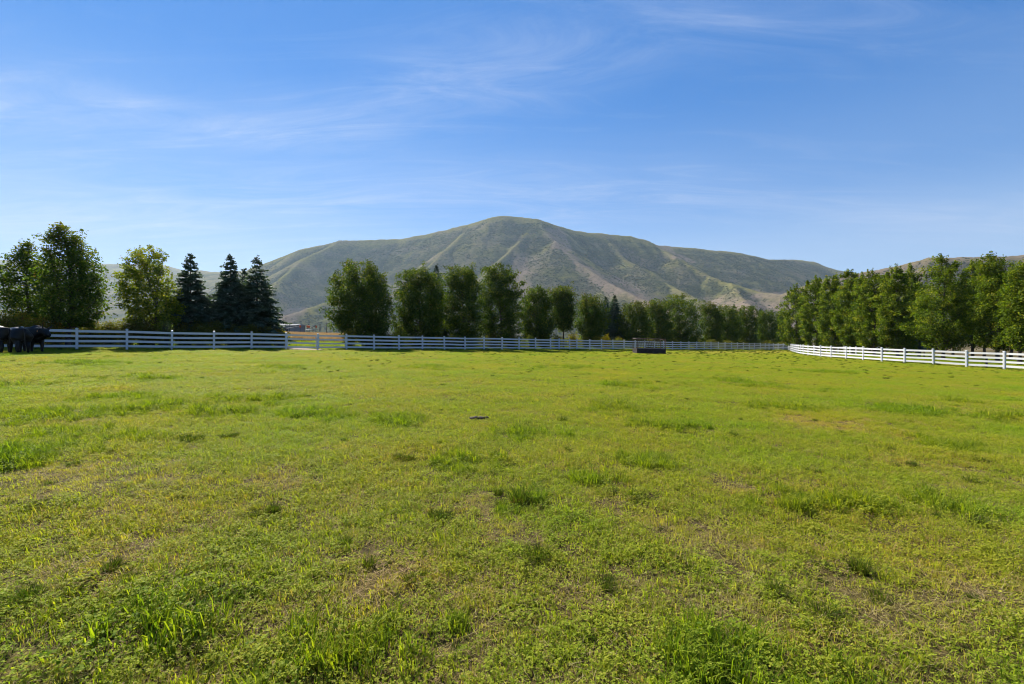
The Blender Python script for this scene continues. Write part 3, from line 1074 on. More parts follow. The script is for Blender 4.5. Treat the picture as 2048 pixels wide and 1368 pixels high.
def make_bush(label, X, Y, top_py, half_px, seed, mat='hedge', n_leaves=1500, leaf=0.11, name='shrub', group=None, depth=0.8, autumn=0.15, cat='shrub'):
    rng = np.random.default_rng(seed)
    gz0 = gz(X, Y)
    m = Y / F
    H = max(0.5, EYE + (684 - top_py) * m - gz0)
    W = half_px * m
    t = thing(name, (X, Y, gz0), label, cat, group)
    ns = 22
    tips, tb = [], MB()
    for i in range(ns):
        an = i * 2.4 + rng.normal() * .3
        rr = math.sqrt((i + .5) / ns)
        p = np.array((W * rr * math.cos(an), W * depth * rr * math.sin(an), H * (1 - 0.42 * rr ** 2.5) * rng.uniform(0.84, 1.03)))
        tips.append(p)
        tb.tube([(p[0] * .12, p[1] * .12, -0.05), (p[0] * .5, p[1] * .5, p[2] * .55), p * 0.97], [0.018, 0.013, 0.004], 4, cap=False)
    tips = np.array(tips)
    k = rng.integers(0, ns, n_leaves)
    s_ = rng.random(n_leaves) ** 0.75
    C = tips[k] * np.stack([0.25 + 0.75 * s_, 0.25 + 0.75 * s_, s_], 1) + rng.normal(size=(n_leaves, 3)) * np.array((W * 0.17 + 0.05, W * 0.17 * depth + 0.05, 0.09))
    C[:, 2] = np.maximum(C[:, 2], 0.05)
    V, Fc = leaf_quads(C, leaf, leaf * 0.6, rng, 0.5)
    ct = rng.normal(size=ns) * 0.15
    tint = np.clip(0.45 + ct[k] + rng.normal(size=n_leaves) * 0.2, 0, 1)
    au = np.clip((rng.random(n_leaves) < autumn) * rng.random(n_leaves) + np.clip(rng.normal(size=ns) * .3, 0, 1)[k] * autumn, 0, 1)
    obj('stem', tb.mesh('stem', M['bark']), t)
    obj('foliage', mesh_from('foliage', V, Fc, M[mat], {'tint': tint, 'autumn': au}), t)
    return t


# ---- trees at the near end of the back fence
bx = lambda px, q: behind(px, q)
make_tree('tallest dark maple just beyond the black bull, with a forked pale trunk', *bx(137, 1.9),
          [(443, 113, 131), (465, 94, 158), (490, 86, 178), (520, 80, 197), (560, 75, 215), (600, 78, 224), (625, 86, 214), (645, 104, 188)], 11, mat='lit_maple', n_leaves=14000, gain=1.25, spread=1.36, fill=3.8, leaf=0.145, limbs=62, trunk_r=0.14, autumn_top=0.55, fork=3, clump=0.46)
make_tree('loose half-height maple behind the cattle and golden hedge, at the edge of the picture', *bx(58, 5.0),
          [(479, 44, 66), (500, 28, 86), (530, 6, 104), (560, -12, 112), (600, -14, 116), (622, 12, 108), (636, 28, 92)], 12, mat='lit_maple', n_leaves=7500, gain=1.1, spread=1.42, fill=3.6, leaf=0.15, limbs=40, trunk_r=0.10, autumn_top=0.35, clump=0.42)
make_tree('yellow-green maple with thin upright shoots, next to the first spruce', *bx(306, 3.8),
          [(487, 292, 318), (505, 258, 334), (530, 237, 340), (560, 229, 346), (590, 236, 364), (615, 246, 374), (640, 250, 364), (656, 268, 345)], 13, mat='yellow_maple', n_leaves=10500, spread=1.15, leaf=0.15, limbs=54, rise=0.9, clump=0.40, autumn_top=0.25, trunk_r=0.11)
make_spruce('dark spruce beside the yellow-green maple, first of the three in front', *bx(381, 5.2), 509, 668, 47, 14)
make_spruce('bluish dense spruce in the middle of the three by the gate', *bx(461, 5.4), 511, 672, 46, 15, density=1.15)
make_spruce('open-branched spruce nearest the gate, with drooping tiers', *bx(514, 5.2), 515, 676, 52, 16, density=0.8)
make_spruce('smaller spruce half hidden between the two spruces nearest the gate', *bx(489, 10.5), 538, 672, 30, 17)

# ---- row of maples along the back fence, beyond the gate
MID = [
    ('big round maple standing first past the gate and lawn strip', 737, 4.2, [(517, 700, 745), (535, 680, 765), (560, 660, 782), (590, 650, 788), (610, 655, 790), (630, 648, 790), (650, 660, 785), (668, 700, 775)], 12500, 0.45),
    ('second maple from the gate in the back row, with a small spruce tip behind it', 843, 4.4, [(530, 815, 860), (550, 800, 880), (580, 792, 890), (610, 785, 890), (640, 785, 890), (662, 800, 880)], 10500, 0.3),
    ('third maple from the gate in the back row, its trunk showing against lit undergrowth', 927, 4.0, [(527, 905, 945), (545, 890, 952), (575, 885, 960), (610, 880, 965), (645, 885, 965), (662, 900, 955)], 8500, 0.3),
    ('fourth maple from the gate in the back row, last of the four tall ones', 1002, 4.2, [(525, 975, 1012), (540, 962, 1025), (570, 955, 1040), (605, 950, 1042), (640, 952, 1042), (668, 965, 1035)], 10000, 0.35),
    ('lower twin-topped maple just past the four tall maples', 1070, 4.4, [(570, 1052, 1092), (585, 1045, 1100), (610, 1038, 1112), (640, 1038, 1115), (665, 1048, 1108)], 7000, 0.25),
    ('narrow maple with rusty top on a thin bare trunk in the back row', 1127, 3.4, [(566, 1105, 1140), (580, 1100, 1148), (605, 1102, 1150), (630, 1105, 1148), (648, 1112, 1145)], 5000, 0.8),
    ('light green maple with a rusty tip, next to the double-topped spruce', 1181, 3.6, [(586, 1165, 1195), (600, 1155, 1205), (625, 1150, 1212), (650, 1152, 1212), (668, 1165, 1200)], 5600, 0.7),
    ('maple with an orange-tinged top just past the double-topped spruce', 1262, 4.0, [(599, 1266, 1286), (615, 1245, 1292), (640, 1233, 1302), (660, 1238, 1302), (676, 1252, 1292)], 5200, 0.75),
    ('maple right behind the dark feeder', 1312, 4.2, [(597, 1292, 1325), (615, 1285, 1336), (640, 1280, 1346), (672, 1290, 1342)], 5200, 0.55),
    ('broad dark maple behind the far end of the feeder', 1358, 4.6, [(586, 1325, 1375), (600, 1318, 1395), (625, 1310, 1405), (650, 1315, 1405), (678, 1328, 1398)], 7500, 0.4),
    ('slim maple with a red tip, just past the broad dark maple', 1418, 4.4, [(602, 1407, 1424), (614, 1400, 1440), (640, 1398, 1446), (678, 1405, 1442)], 4600, 0.8),
    ('dark maple next after the slim red-tipped one', 1455, 4.6, [(607, 1435, 1475), (625, 1425, 1482), (650, 1424, 1486), (680, 1433, 1478)], 5200, 0.3),
    ('third maple from the far corner of the back fence', 1494, 4.4, [(609, 1478, 1508), (625, 1470, 1516), (650, 1468, 1520), (682, 1476, 1512)], 4600, 0.2),
    ('second maple from the far corner of the back fence', 1532, 4.6, [(618, 1518, 1548), (635, 1510, 1556), (660, 1508, 1558), (684, 1516, 1552)], 4200, 0.2),
    ('last maple at the far corner, half behind the bright trees of the curved fence', 1563, 4.8, [(620, 1550, 1576), (640, 1545, 1582), (684, 1550, 1582)], 3600, 0.2),
]
for i, (lab, px, q, rows, nl, au) in enumerate(MID):
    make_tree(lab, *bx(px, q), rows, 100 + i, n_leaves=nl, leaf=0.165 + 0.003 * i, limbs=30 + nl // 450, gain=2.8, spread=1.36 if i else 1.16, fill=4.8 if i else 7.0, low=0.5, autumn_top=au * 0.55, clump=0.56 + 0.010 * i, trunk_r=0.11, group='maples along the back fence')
make_spruce('spruce tip rising behind the second maple of the back row', *bx(873, 11.0), 531, 676, 26, 31)
make_spruce('dark double-topped spruce between two light maples, its taller half', *bx(1229, 7.0), 591, 684, 24, 32)
make_spruce('dark double-topped spruce between two light maples, its lower half', *bx(1211, 7.6), 593, 684, 20, 33)
make_spruce('small spruce tip behind the dark maple near the far corner', *bx(1468, 13.0), 610, 686, 17, 34)
make_spruce('smallest spruce tip, just above the last trees at the far corner', *bx(1521, 15.0), 617, 688, 14, 35)

# ---- bright trees behind the curved fence
RT = [
    ('bright tree at the far end of the curved fence', 1592, 86, [(572, 1583, 1600), (590, 1570, 1615), (620, 1558, 1625), (650, 1555, 1630), (675, 1565, 1625), (690, 1580, 1615)], 5200),
    ('second bright tree from the far end of the curved fence', 1632, 78, [(556, 1615, 1645), (580, 1605, 1655), (620, 1595, 1665), (660, 1600, 1665), (692, 1615, 1655)], 6000),
    ('third bright tree from the far end of the curved fence', 1668, 71, [(552, 1650, 1680), (575, 1640, 1690), (620, 1632, 1700), (660, 1635, 1700), (692, 1650, 1690)], 6500),
    ('fourth bright tree from the far end of the curved fence', 1706, 66, [(543, 1688, 1715), (560, 1680, 1728), (600, 1668, 1740), (650, 1668, 1740), (692, 1690, 1730)], 7000),
    ('fifth bright tree from the far end of the curved fence, flat-topped', 1748, 61, [(542, 1728, 1756), (560, 1715, 1780), (620, 1705, 1790), (660, 1708, 1790), (694, 1725, 1775)], 7500),
    ('bright tree in front of the far red shed and white truck', 1795, 57, [(533, 1780, 1800), (555, 1765, 1815), (600, 1750, 1835), (650, 1752, 1838), (695, 1775, 1825)], 8500),
    ('narrow darker tree with a pointed tip set back above the small blue spruce', 1838, 64, [(529, 1816, 1826), (560, 1808, 1850), (610, 1800, 1870), (660, 1805, 1870), (690, 1820, 1860)], 5500),
    ('tall spiky-topped bright tree behind the small blue spruce', 1886, 49.5, [(513, 1872, 1886), (538, 1850, 1925), (575, 1835, 1945), (620, 1815, 1955), (660, 1815, 1950), (684, 1840, 1935), (694, 1862, 1912)], 11500),
    ('set-back tree with a leaning tip between the two tallest bright trees', 1945, 59, [(518, 1948, 1966), (540, 1930, 1968), (570, 1915, 1980), (620, 1910, 1990), (684, 1930, 1975)], 6000),
    ('large bright tree near the edge of the picture, with a thick dark trunk', 1995, 45, [(509, 1968, 1990), (530, 1950, 2022), (570, 1945, 2040), (620, 1940, 2050), (660, 1950, 2050), (688, 1970, 2030)], 12500),
    ('bright tree cut by the edge of the picture, with a pale leaning trunk', 2040, 42.0, [(520, 2032, 2060), (550, 2012, 2085), (600, 2003, 2100), (660, 2010, 2100), (690, 2024, 2080)], 9500),
    ('bright tree mostly outside the picture beyond the last trunk', 2135, 39.5, [(500, 2105, 2150), (560, 2080, 2185), (640, 2070, 2195), (690, 2095, 2165)], 6500),
]
for i, (lab, px, Y, rows, nl) in enumerate(RT):
    X = (px - 1024) / F * Y
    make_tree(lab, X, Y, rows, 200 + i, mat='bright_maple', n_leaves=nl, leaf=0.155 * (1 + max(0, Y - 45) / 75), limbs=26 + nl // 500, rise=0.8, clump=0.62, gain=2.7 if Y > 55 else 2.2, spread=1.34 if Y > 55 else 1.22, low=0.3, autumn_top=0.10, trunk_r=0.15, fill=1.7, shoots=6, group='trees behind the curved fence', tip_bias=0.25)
BK = [(1700, 88, 566), (1764, 80, 560), (1812, 79, 566), (1905, 70, 552), (1968, 66, 545), (2020, 58, 540), (2075, 55, 530)]
for i, (px, Y, ty) in enumerate(BK):
    X = (px - 1024) / F * Y
    lab = 'shaded second-row tree beyond the gravel road, %s' % ('farthest from the picture edge', 'behind the far white truck', 'behind the far red shed', 'set back behind the tall spiky-topped tree', 'between the two thickest trunks', 'behind the large bright tree', 'outermost, at the edge of the picture')[i]
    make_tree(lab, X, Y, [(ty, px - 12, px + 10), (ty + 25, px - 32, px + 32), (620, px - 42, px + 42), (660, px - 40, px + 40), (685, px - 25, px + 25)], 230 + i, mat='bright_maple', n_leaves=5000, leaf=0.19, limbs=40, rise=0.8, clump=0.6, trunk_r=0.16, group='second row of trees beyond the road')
make_spruce('small pale blue spruce on the lawn under the bright trees', (1848 - 1024) / F * 63, 63, 662, 699, 22, 41, mat='blue_spruce')

# ---- hedge behind the near fence
HG = [(-28, 622, 24, 'gold_hedge'), (4, 620, 24, 'gold_hedge'), (40, 623, 23, 'gold_hedge'), (76, 627, 22, 'gold_hedge'), (112, 634, 20, 'gold_hedge'), (150, 640, 22, 'hedge'), (186, 638, 22, 'hedge'), (219, 643, 19, 'hedge'), (253, 632, 23, 'hedge'), (290, 635, 22, 'hedge'),
      (330, 640, 23, 'hedge'), (368, 644, 22, 'hedge'), (402, 641, 20, 'hedge'), (432, 640, 18, 'hedge'), (466, 647, 20, 'hedge'), (500, 648, 20, 'hedge'), (532, 652, 18, 'hedge'), (560, 657, 14, 'gold_hedge')]
HL = ['golden hedge shrub behind the cattle, cut by the picture edge', 'golden yellow hedge shrub behind the nearest black cow', 'golden yellow hedge shrub rising above the dark bull hump', 'golden olive hedge shrub above the bull head', 'olive hedge shrub beside the forked pale trunk', 'dark hedge shrub just past the forked maple trunk', 'dark hedge shrub under the tall maple crown',
      'low olive hedge shrub in the gap between tall maple and yellow-green maple', 'tall dark hedge shrub at the start of the yellow-green maple', 'dark hedge shrub under the trunk of the yellow-green maple', 'dark hedge shrub behind the pale sapling', 'dark hedge shrub under the first spruce', 'olive hedge shrub between the first and second spruce', 'lit olive hedge shrub under the second spruce',
      'dark hedge shrub between the second and third spruce', 'dark hedge shrub under the spruce nearest the gate', 'dark olive hedge shrub next to the last of the hedge', 'yellowish shrub ending the hedge beside the gate']
for i, ((px, ty, hw, mt), lab) in enumerate(zip(HG, HL)):
    make_bush(lab, *bx(px, (1.6 if px < 130 else 3.0) + 0.5 * (i % 3)), ty, hw, 300 + i, mt, 5200, 0.11, 'hedge_shrub', 'hedge shrubs behind the near fence', depth=0.9, autumn=0.3 if mt == 'gold_hedge' else 0.12)
make_bush('pale green sapling growing through the white fence', *bx(333, 0.45), 631, 11, 330, 'pale_leaf', 850, 0.085, 'sapling', cat='sapling', autumn=0.02)

UB = [(700, 656, 14, 'gold_hedge', 'yellow-green shrub at the foot of the big round maple, beside the gate'), (740, 668, 24, 'hedge', 'dark undergrowth shrub around the trunk of the big round maple'), (778, 667, 20, 'hedge', 'dark undergrowth shrub just past the big round maple'), (800, 648, 16, 'lime', 'lime green shrub between the first and second maples'),
      (838, 667, 20, 'hedge', 'dark undergrowth shrub at the second maple trunk'), (866, 657, 9, 'gold_hedge', 'small olive yellow shrub past the second maple trunk'), (900, 667, 20, 'hedge', 'dark undergrowth shrub before the third maple trunk'), (942, 660, 16, 'lime', 'bright yellow-green shrub just past the third maple trunk'),
      (985, 667, 20, 'hedge', 'dark undergrowth shrub at the fourth maple'), (1022, 669, 16, 'hedge', 'dark undergrowth shrub just past the fourth maple'), (1062, 668, 9, 'lime', 'small lime shrub under the twin-topped maple'), (1088, 670, 16, 'hedge', 'dark shrub past the twin-topped maple'), (1116, 670, 9, 'gold_hedge', 'small golden shrub just before the thin bare trunk'),
      (1146, 662, 13, 'gold_hedge', 'rounded golden shrub just past the thin bare trunk'), (1172, 671, 10, 'hedge', 'dark olive shrub at the trunk of the light green maple'), (1193, 669, 10, 'gold_hedge', 'golden shrub before the double-topped spruce'), (1211, 667, 10, 'gold_hedge', 'golden shrub at the foot of the double-topped spruce'),
      (1238, 673, 15, 'hedge', 'dark shrub just past the double-topped spruce'), (1270, 674, 14, 'hedge', 'dark shrub above the near end of the feeder'), (1298, 675, 12, 'hedge', 'dark shrub above the middle of the feeder'), (1325, 673, 8, 'lime', 'small lime shrub above the far end of the feeder'), (1345, 676, 12, 'hedge', 'dark shrub just past the feeder'),
      (1367, 673, 9, 'lime', 'small lime shrub at the foot of the broad dark maple'), (1395, 677, 15, 'hedge', 'dark shrub under the slim red-tipped maple'), (1422, 677, 14, 'hedge', 'dark shrub just past the slim red-tipped maple'), (1452, 678, 15, 'hedge', 'dark shrub at the fourth maple from the far corner'), (1480, 679, 14, 'hedge', 'dark shrub at the third maple from the far corner'),
      (1512, 675, 10, 'pale_leaf', 'pale shrub by the fence near the far corner'), (1538, 680, 13, 'hedge', 'dark shrub at the second maple from the far corner'), (1562, 681, 11, 'hedge', 'dark shrub right in the far corner')]
for i, (px, ty, hw, mt, lab) in enumerate(UB):
    make_bush(lab, *bx(px, 2.2 + 0.6 * (i % 3)), ty, hw, 340 + i, mt, 2400, 0.13, 'shrub', 'shrubs under the back row of maples', autumn=0.15)
# the unbroken shaded undergrowth that closes the view behind the row of maples
ur = np.random.default_rng(400)
uc = []
for px in np.arange(745, 1585, 7.0):
    for q in (7.0, 9.0):
        ux_, uy_ = behind(px, q + ur.uniform(-.8, .8))
        hh = EYE + (684 - (672 + (px - 745) * 0.011)) / F * uy_ - gz(ux_, uy_)
        n_ = 230
        o_ = np.stack([ur.normal(size=n_) * 0.55, ur.normal(size=n_) * 0.55, hh * ur.random(n_) ** 0.7 * ur.uniform(.75, 1.05)], 1)
        uc.append(o_ + np.array((ux_, uy_, gz(ux_, uy_))))
uc = np.concatenate(uc)
V_, F_ = leaf_quads(uc, 0.19, 0.12, ur, 0.5)
obj('undergrowth', mesh_from('undergrowth', V_, F_, M['hedge'], {'tint': np.clip(0.35 + ur.normal(size=len(uc)) * .2, 0, 1), 'autumn': np.clip(ur.normal(size=len(uc)) * .15, 0, 1)}), kind='stuff')

# ------------------------------------------------------------------ gravel road, dirt track
M['gravel'] = plain_mat('gravel', (0.27, 0.235, 0.205), 0.95, 0.1, 0.22, 3.0, 0.5)
M['dirt'] = plain_mat('packed_dirt', (0.27, 0.20, 0.15), 0.95, 0.1, 0.2, 2.0, 0.5)


def strip(name, centre, half, mat, lift):
    """A sheet that follows a centre line on the ground, ragged at its edges."""
    c = np.array(centre, float)
    d = np.gradient(c, axis=0)
    nrm = np.stack([-d[:, 1], d[:, 0]], 1) / np.hypot(d[:, 0], d[:, 1])[:, None]
    rows = []
    for k in np.linspace(-1, 1, 7):
        jit = (fbm(c[:, 0] * 0.9 + k * 5, c[:, 1] * 0.9, 61, 3) * 0.35) if abs(k) == 1 else 0
        p = c + nrm * (half * k + jit if np.isscalar(jit) else (half * k + jit)[:, None])
        rows.append(np.stack([p[:, 0], p[:, 1], ground(p[:, 0], p[:, 1]) + lift], 1))
    V = np.concatenate(rows)
    n = len(c)
    i = np.arange(7 * n).reshape(7, n)
    Fc = np.stack([i[:-1, :-1].ravel(), i[1:, :-1].ravel(), i[1:, 1:].ravel(), i[:-1, 1:].ravel()], 1)
    obj(name, mesh_from(name, V, Fc, mat, smooth=True), kind='structure')


ryy = np.linspace(20, 74, 160)
rxx = np.interp(ryy, RIGHT_LINE[:, 1], RIGHT_LINE[:, 0]) + 3.6
strip('gravel_road', np.stack([rxx, ryy], 1), 1.7, M['gravel'], 0.03)
g0 = np.array(on_line(600))
tp = [g0 - FN * 0.4 + FD * 1.0, g0 + FN * 1.2 + FD * 0.6, g0 + FN * 3.0 - FD * 0.4, g0 + FN * 4.6 - FD * 2.4, g0 + FN * 5.6 - FD * 5.5, g0 + FN * 6.2 - FD * 10]
tk = np.concatenate([np.linspace(a, b, 8, endpoint=False) for a, b in zip(tp[:-1], tp[1:])])
strip('dirt_track', tk, 1.5, M['dirt'], 0.04)


# ------------------------------------------------------------------ feeder
def build_feeder():
    X, Y = 15.55, 51.7
    W, D_, H0, H1 = 3.30, 1.5, 0.55, 1.70
    org = (X, Y, gz(X, Y))
    f = thing('hay_feeder', org, 'dark hay feeder with slanted bars over a solid trough, by the back fence', 'feeder')
    f.rotation_euler = (0, math.atan(-GA), R(4))
    w, n = M['old_wood'], M['rust']
    for sy in (-1, 1):
        obj('side_panel', MB().box((0, sy * D_ / 2, H0 / 2 + 0.01), (W, 0.05, H0)).mesh('side_panel', w, bevel=0.008), f)
    for sx in (-1, 1):
        obj('end_panel', MB().box((sx * (W / 2 - 0.03), 0, H0 / 2 + 0.02), (0.05, D_ - 0.06, H0 - 0.03)).mesh('end_panel', w), f)
    obj('floor', MB().box((0, 0, 0.16), (W - 0.12, D_ - 0.07, 0.04)).mesh('floor', w), f)
    hay = np.random.default_rng(5)
    C = np.stack([hay.uniform(-W / 2 + .12, W / 2 - .12, 500), hay.uniform(-D_ / 2 + .1, D_ / 2 - .1, 500), hay.uniform(.22, .46, 500)], 1)
    V, Fc = leaf_quads(C, 0.3, 0.02, hay, 0.2)
    obj('hay', mesh_from('hay', V, Fc, M['dry_grass'], {'tint': hay.random(500), 'autumn': np.zeros(500)}), f, kind='stuff')
    for sy in (-1, 1):
        y = sy * (D_ / 2 - 0.03)
        obj('top_rail', MB().tube([(-W / 2, y, H1), (W / 2, y, H1 - 0.01)], 0.024, 8).mesh('top_rail', n, True), f)
        obj('lower_rail', MB().tube([(-W / 2, y, H0 + 0.06), (W / 2, y, H0 + 0.06)], 0.025, 8).mesh('lower_rail', n, True), f)
        nb = 11
        bar = MB().tube([(-0.09, 0, H0 + 0.05), (-0.09, 0, H0 + 0.36), (0.08, 0, H1 - 0.22), (0.08, 0, H1)], 0.012, 6).mesh('slanted_bar', n, True)
        for i in range(nb):
            obj('slanted_bar', bar, f, (-W / 2 + 0.2 + (W - 0.4) * i / (nb - 1), y, 0))
    for sx in (-1, 1):
        for sy in (-1, 1):
            obj('corner_post', MB().box((sx * (W / 2 - 0.02), sy * (D_ / 2 - 0.03), (H1 + 0.02) / 2), (0.05, 0.05, H1 - 0.02)).mesh('corner_post', n), f)
        obj('end_rail', MB().tube([(sx * (W / 2 - .02), -D_ / 2, H1 - .03), (sx * (W / 2 - .02), D_ / 2, H1 - .03)], 0.03, 8).mesh('end_rail', n, True), f)
    for sx in (-1, 1):
        obj('skid', MB().box((sx * 1.2, 0, 0.02), (0.12, D_ + 0.1, 0.10)).mesh('skid', n), f)


build_feeder()


# ------------------------------------------------------------------ cattle
def animal(label, cat, name, X, Y, heading, nodes, edges, s=1.0):
    """Body grown as one skin over a jointed skeleton; nodes: name -> (x, y, z, rx, ry), x forward."""
    org = (X, Y, gz(X, Y))
    t = thing(name, org, label, cat, 'black cattle by the near fence', heading)
    names = list(nodes)
    me = bpy.data.meshes.new('body')
    me.from_pydata([tuple(c * s for c in nodes[n][:3]) for n in names], [(names.index(a), names.index(b)) for a, b in edges], [])
    o = obj('body', me, t)
    me.materials.append(M['black_hide'])
    sk = o.modifiers.new('skin', 'SKIN')
    sk.use_smooth_shade = True
    for i, n in enumerate(names):
        v = me.skin_vertices[0].data[i]
        v.radius = (nodes[n][3] * s, nodes[n][4] * s)
        v.use_root = (i == 0)
    ss = o.modifiers.new('smooth', 'SUBSURF')
    ss.levels = ss.render_levels = 2
    return t


def cattle_nodes(head, bull=False, drop=0.0):
    """head: (dx, dy) turn of the head from the neck; a heavy-bodied black bovine about 1.45 m at the withers."""
    n = {
        'hip': (-0.66, 0, 1.14, 0.36, 0.32), 'loin': (-0.25, 0, 1.03, 0.42, 0.47), 'belly': (0.12, 0, 0.97, 0.46, 0.55), 'chest': (0.48, 0, 1.00, 0.38, 0.53),
        'neck': (0.80, head[1] * .25, 1.16 - drop * .3, 0.29, 0.38), 'poll': (1.04, head[1] * .6, 1.26 - drop * .7, 0.20, 0.23),
        'brow': (1.10 + 0.20 * head[0], head[1] * .6 + 0.20 * head[1], 1.17 - drop, 0.17, 0.20), 'muzzle': (1.10 + 0.44 * head[0], head[1] * .6 + 0.44 * head[1], 0.98 - drop, 0.125, 0.135), 'lip': (1.10 + 0.52 * head[0], head[1] * .6 + 0.52 * head[1], 0.92 - drop, 0.10, 0.10),
        'dewlap': (0.78, 0, 0.74, 0.13, 0.18),
        'tail': (-0.90, 0, 1.30, 0.05, 0.05), 'tail2': (-0.99, 0.01, 1.0, 0.032, 0.032), 'tail3': (-0.99, 0.02, 0.62, 0.03, 0.03), 'switch': (-0.99, 0.02, 0.42, 0.05, 0.05),
    }
    e = [('hip', 'loin'), ('loin', 'belly'), ('belly', 'chest'), ('chest', 'neck'), ('neck', 'poll'), ('poll', 'brow'), ('brow', 'muzzle'), ('muzzle', 'lip'), ('chest', 'dewlap'), ('hip', 'tail'), ('tail', 'tail2'), ('tail2', 'tail3'), ('tail3', 'switch')]
    if bull:
        n['crest'] = (0.55, 0, 1.40, 0.26, 0.24)
        n['crest2'] = (0.50, 0, 1.56, 0.16, 0.14)
        e += [('chest', 'crest'), ('crest', 'crest2')]
    for k, sy in (('l', 1), ('r', -1)):
        st = 0.06 * sy
        n.update({'sh' + k: (0.50, 0.20 * sy, 0.80, 0.15, 0.18), 'kn' + k: (0.54 + st, 0.20 * sy, 0.44, 0.085, 0.085), 'fe' + k: (0.52 + st, 0.20 * sy, 0.13, 0.06, 0.06), 'ho' + k: (0.56 + st, 0.20 * sy, 0.03, 0.072, 0.06),
                  'th' + k: (-0.56, 0.23 * sy, 0.84, 0.23, 0.27), 'sf' + k: (-0.50 - st, 0.22 * sy, 0.64, 0.145, 0.16), 'hk' + k: (-0.72 - st, 0.21 * sy, 0.42, 0.085, 0.09), 'hf' + k: (-0.69 - st, 0.21 * sy, 0.13, 0.06, 0.06), 'hh' + k: (-0.64 - st, 0.21 * sy, 0.03, 0.072, 0.06),
                  'er' + k: (1.06 - 0.1 * head[1] * sy, head[1] * .6 + 0.17 * sy, 1.33 - drop * .7, 0.045, 0.03), 'et' + k: (1.02, head[1] * .6 + 0.33 * sy, 1.30 - drop * .7, 0.055, 0.03)})
        e += [('chest', 'sh' + k), ('sh' + k, 'kn' + k), ('kn' + k, 'fe' + k), ('fe' + k, 'ho' + k), ('hip', 'th' + k), ('th' + k, 'sf' + k), ('sf' + k, 'hk' + k), ('hk' + k, 'hf' + k), ('hf' + k, 'hh' + k), ('poll', 'er' + k), ('er' + k, 'et' + k)]
    return n, e


def px_at(px, Y):
    return (px - 1024) / F * Y


n_, e_ = cattle_nodes((1.0, -0.1), bull=True)
bull = animal('black humped bull facing the fence, head raised, with an orange ear tag', 'bull', 'black_bull', px_at(60, 25.9), 25.9, R(-12), n_, e_, 1.0)
M['tag'] = plain_mat('orange_ear_tag', (0.55, 0.22, 0.03), 0.5)
M['horn'] = plain_mat('dark_horn', (0.05, 0.045, 0.04), 0.5)
obj('ear_tag', MB().box((1.04, -0.30, 1.20), (0.07, 0.012, 0.09)).mesh('ear_tag', M['tag'], bevel=0.004), bull)
for sy in (-1, 1):
    obj('horn', MB().tube([(1.16, 0.10 * sy, 1.36), (1.24, 0.20 * sy, 1.44), (1.32, 0.22 * sy, 1.56)], [0.035, 0.028, 0.008], 8).mesh('horn', M['horn'], True), bull)
n_, e_ = cattle_nodes((0.9, 0.3), drop=0.25)
animal('black cow seen from its rump, between the bull and the cow at the picture edge', 'cow', 'black_cow', px_at(37, 24.5), 24.5, R(152), n_, e_, 0.98)
n_, e_ = cattle_nodes((1.0, 0.2), drop=0.35)
animal('black cow cut off by the edge of the picture, only its hindquarters in view', 'cow', 'black_cow', px_at(-6, 24.3), 24.3, R(166), n_, e_, 1.02)


# ------------------------------------------------------------------ small things lying on the grass
def build_log():
    X, Y = pix(957, 839)
    rng = np.random.default_rng(3)
    t = thing('wood_chunk', (X, Y, gz(X, Y) + 0.045), 'weathered split chunk of dark wood lying alone on the open grass', 'wood', rz=R(8))
    b = MB()
    n, m = 9, 10
    vs_ = []
    for i in range(n):
        x = -0.17 + 0.34 * i / (n - 1)
        r0 = 0.042 * (0.55 + 0.45 * math.sin(math.pi * (i + .6) / n)) * rng.uniform(.8, 1.15)
        for k in range(m):
            a = 2 * math.pi * k / m
            rr = r0 * rng.uniform(.75, 1.2)
            vs_.append((x + rng.normal() * .006, rr * math.cos(a) * 1.5, rr * math.sin(a) * (.8 if math.sin(a) > 0 else .9)))
    b.add(vs_, [(i * m + k, i * m + (k + 1) % m, (i + 1) * m + (k + 1) % m, (i + 1) * m + k) for i in range(n - 1) for k in range(m)] + [tuple(range(m - 1, -1, -1)), tuple(range((n - 1) * m, n * m))])
    obj('split_log', b.mesh('split_log', plain_mat('grey_split_wood', (0.085, 0.064, 0.05), 0.85, 0.2, 0.3, 30.0, 0.5, col2=(0.02, 0.016, 0.014))), t)
    obj('bark_flake', MB().box((0.19, -0.01, 0.0), (0.09, 0.06, 0.03), Matrix.Rotation(0.5, 3, 'Y')).mesh('bark_flake', M['old_wood'], bevel=0.006), t)


build_log()


# ------------------------------------------------------------------ far things seen through the gap
def far_at(px, Y, dz=0.0):
    X = px_at(px, Y)
    return (X, Y, gz(X, Y) + dz)


M['barn_wall'] = plain_mat('grey_barn_wall', (0.21, 0.205, 0.20), 0.8, 0.2, 0.08)
M['barn_roof'] = plain_mat('pale_metal_roof', (0.20, 0.205, 0.21), 0.85, 0.1, 0.05)
M['pole'] = plain_mat('dark_pole', (0.06, 0.05, 0.045), 0.9)
M['orange'] = plain_mat('orange_plastic', (0.62, 0.13, 0.03), 0.5)
M['red_wall'] = plain_mat('red_painted_boards', (0.42, 0.11, 0.085), 0.7)
M['white_paint'] = plain_mat('white_paint', (0.78, 0.78, 0.78), 0.4)
M['glass'] = plain_mat('dark_window_glass', (0.02, 0.025, 0.03), 0.1, 0.6)
M['tyre'] = plain_mat('tyre_rubber', (0.015, 0.015, 0.015), 0.8)


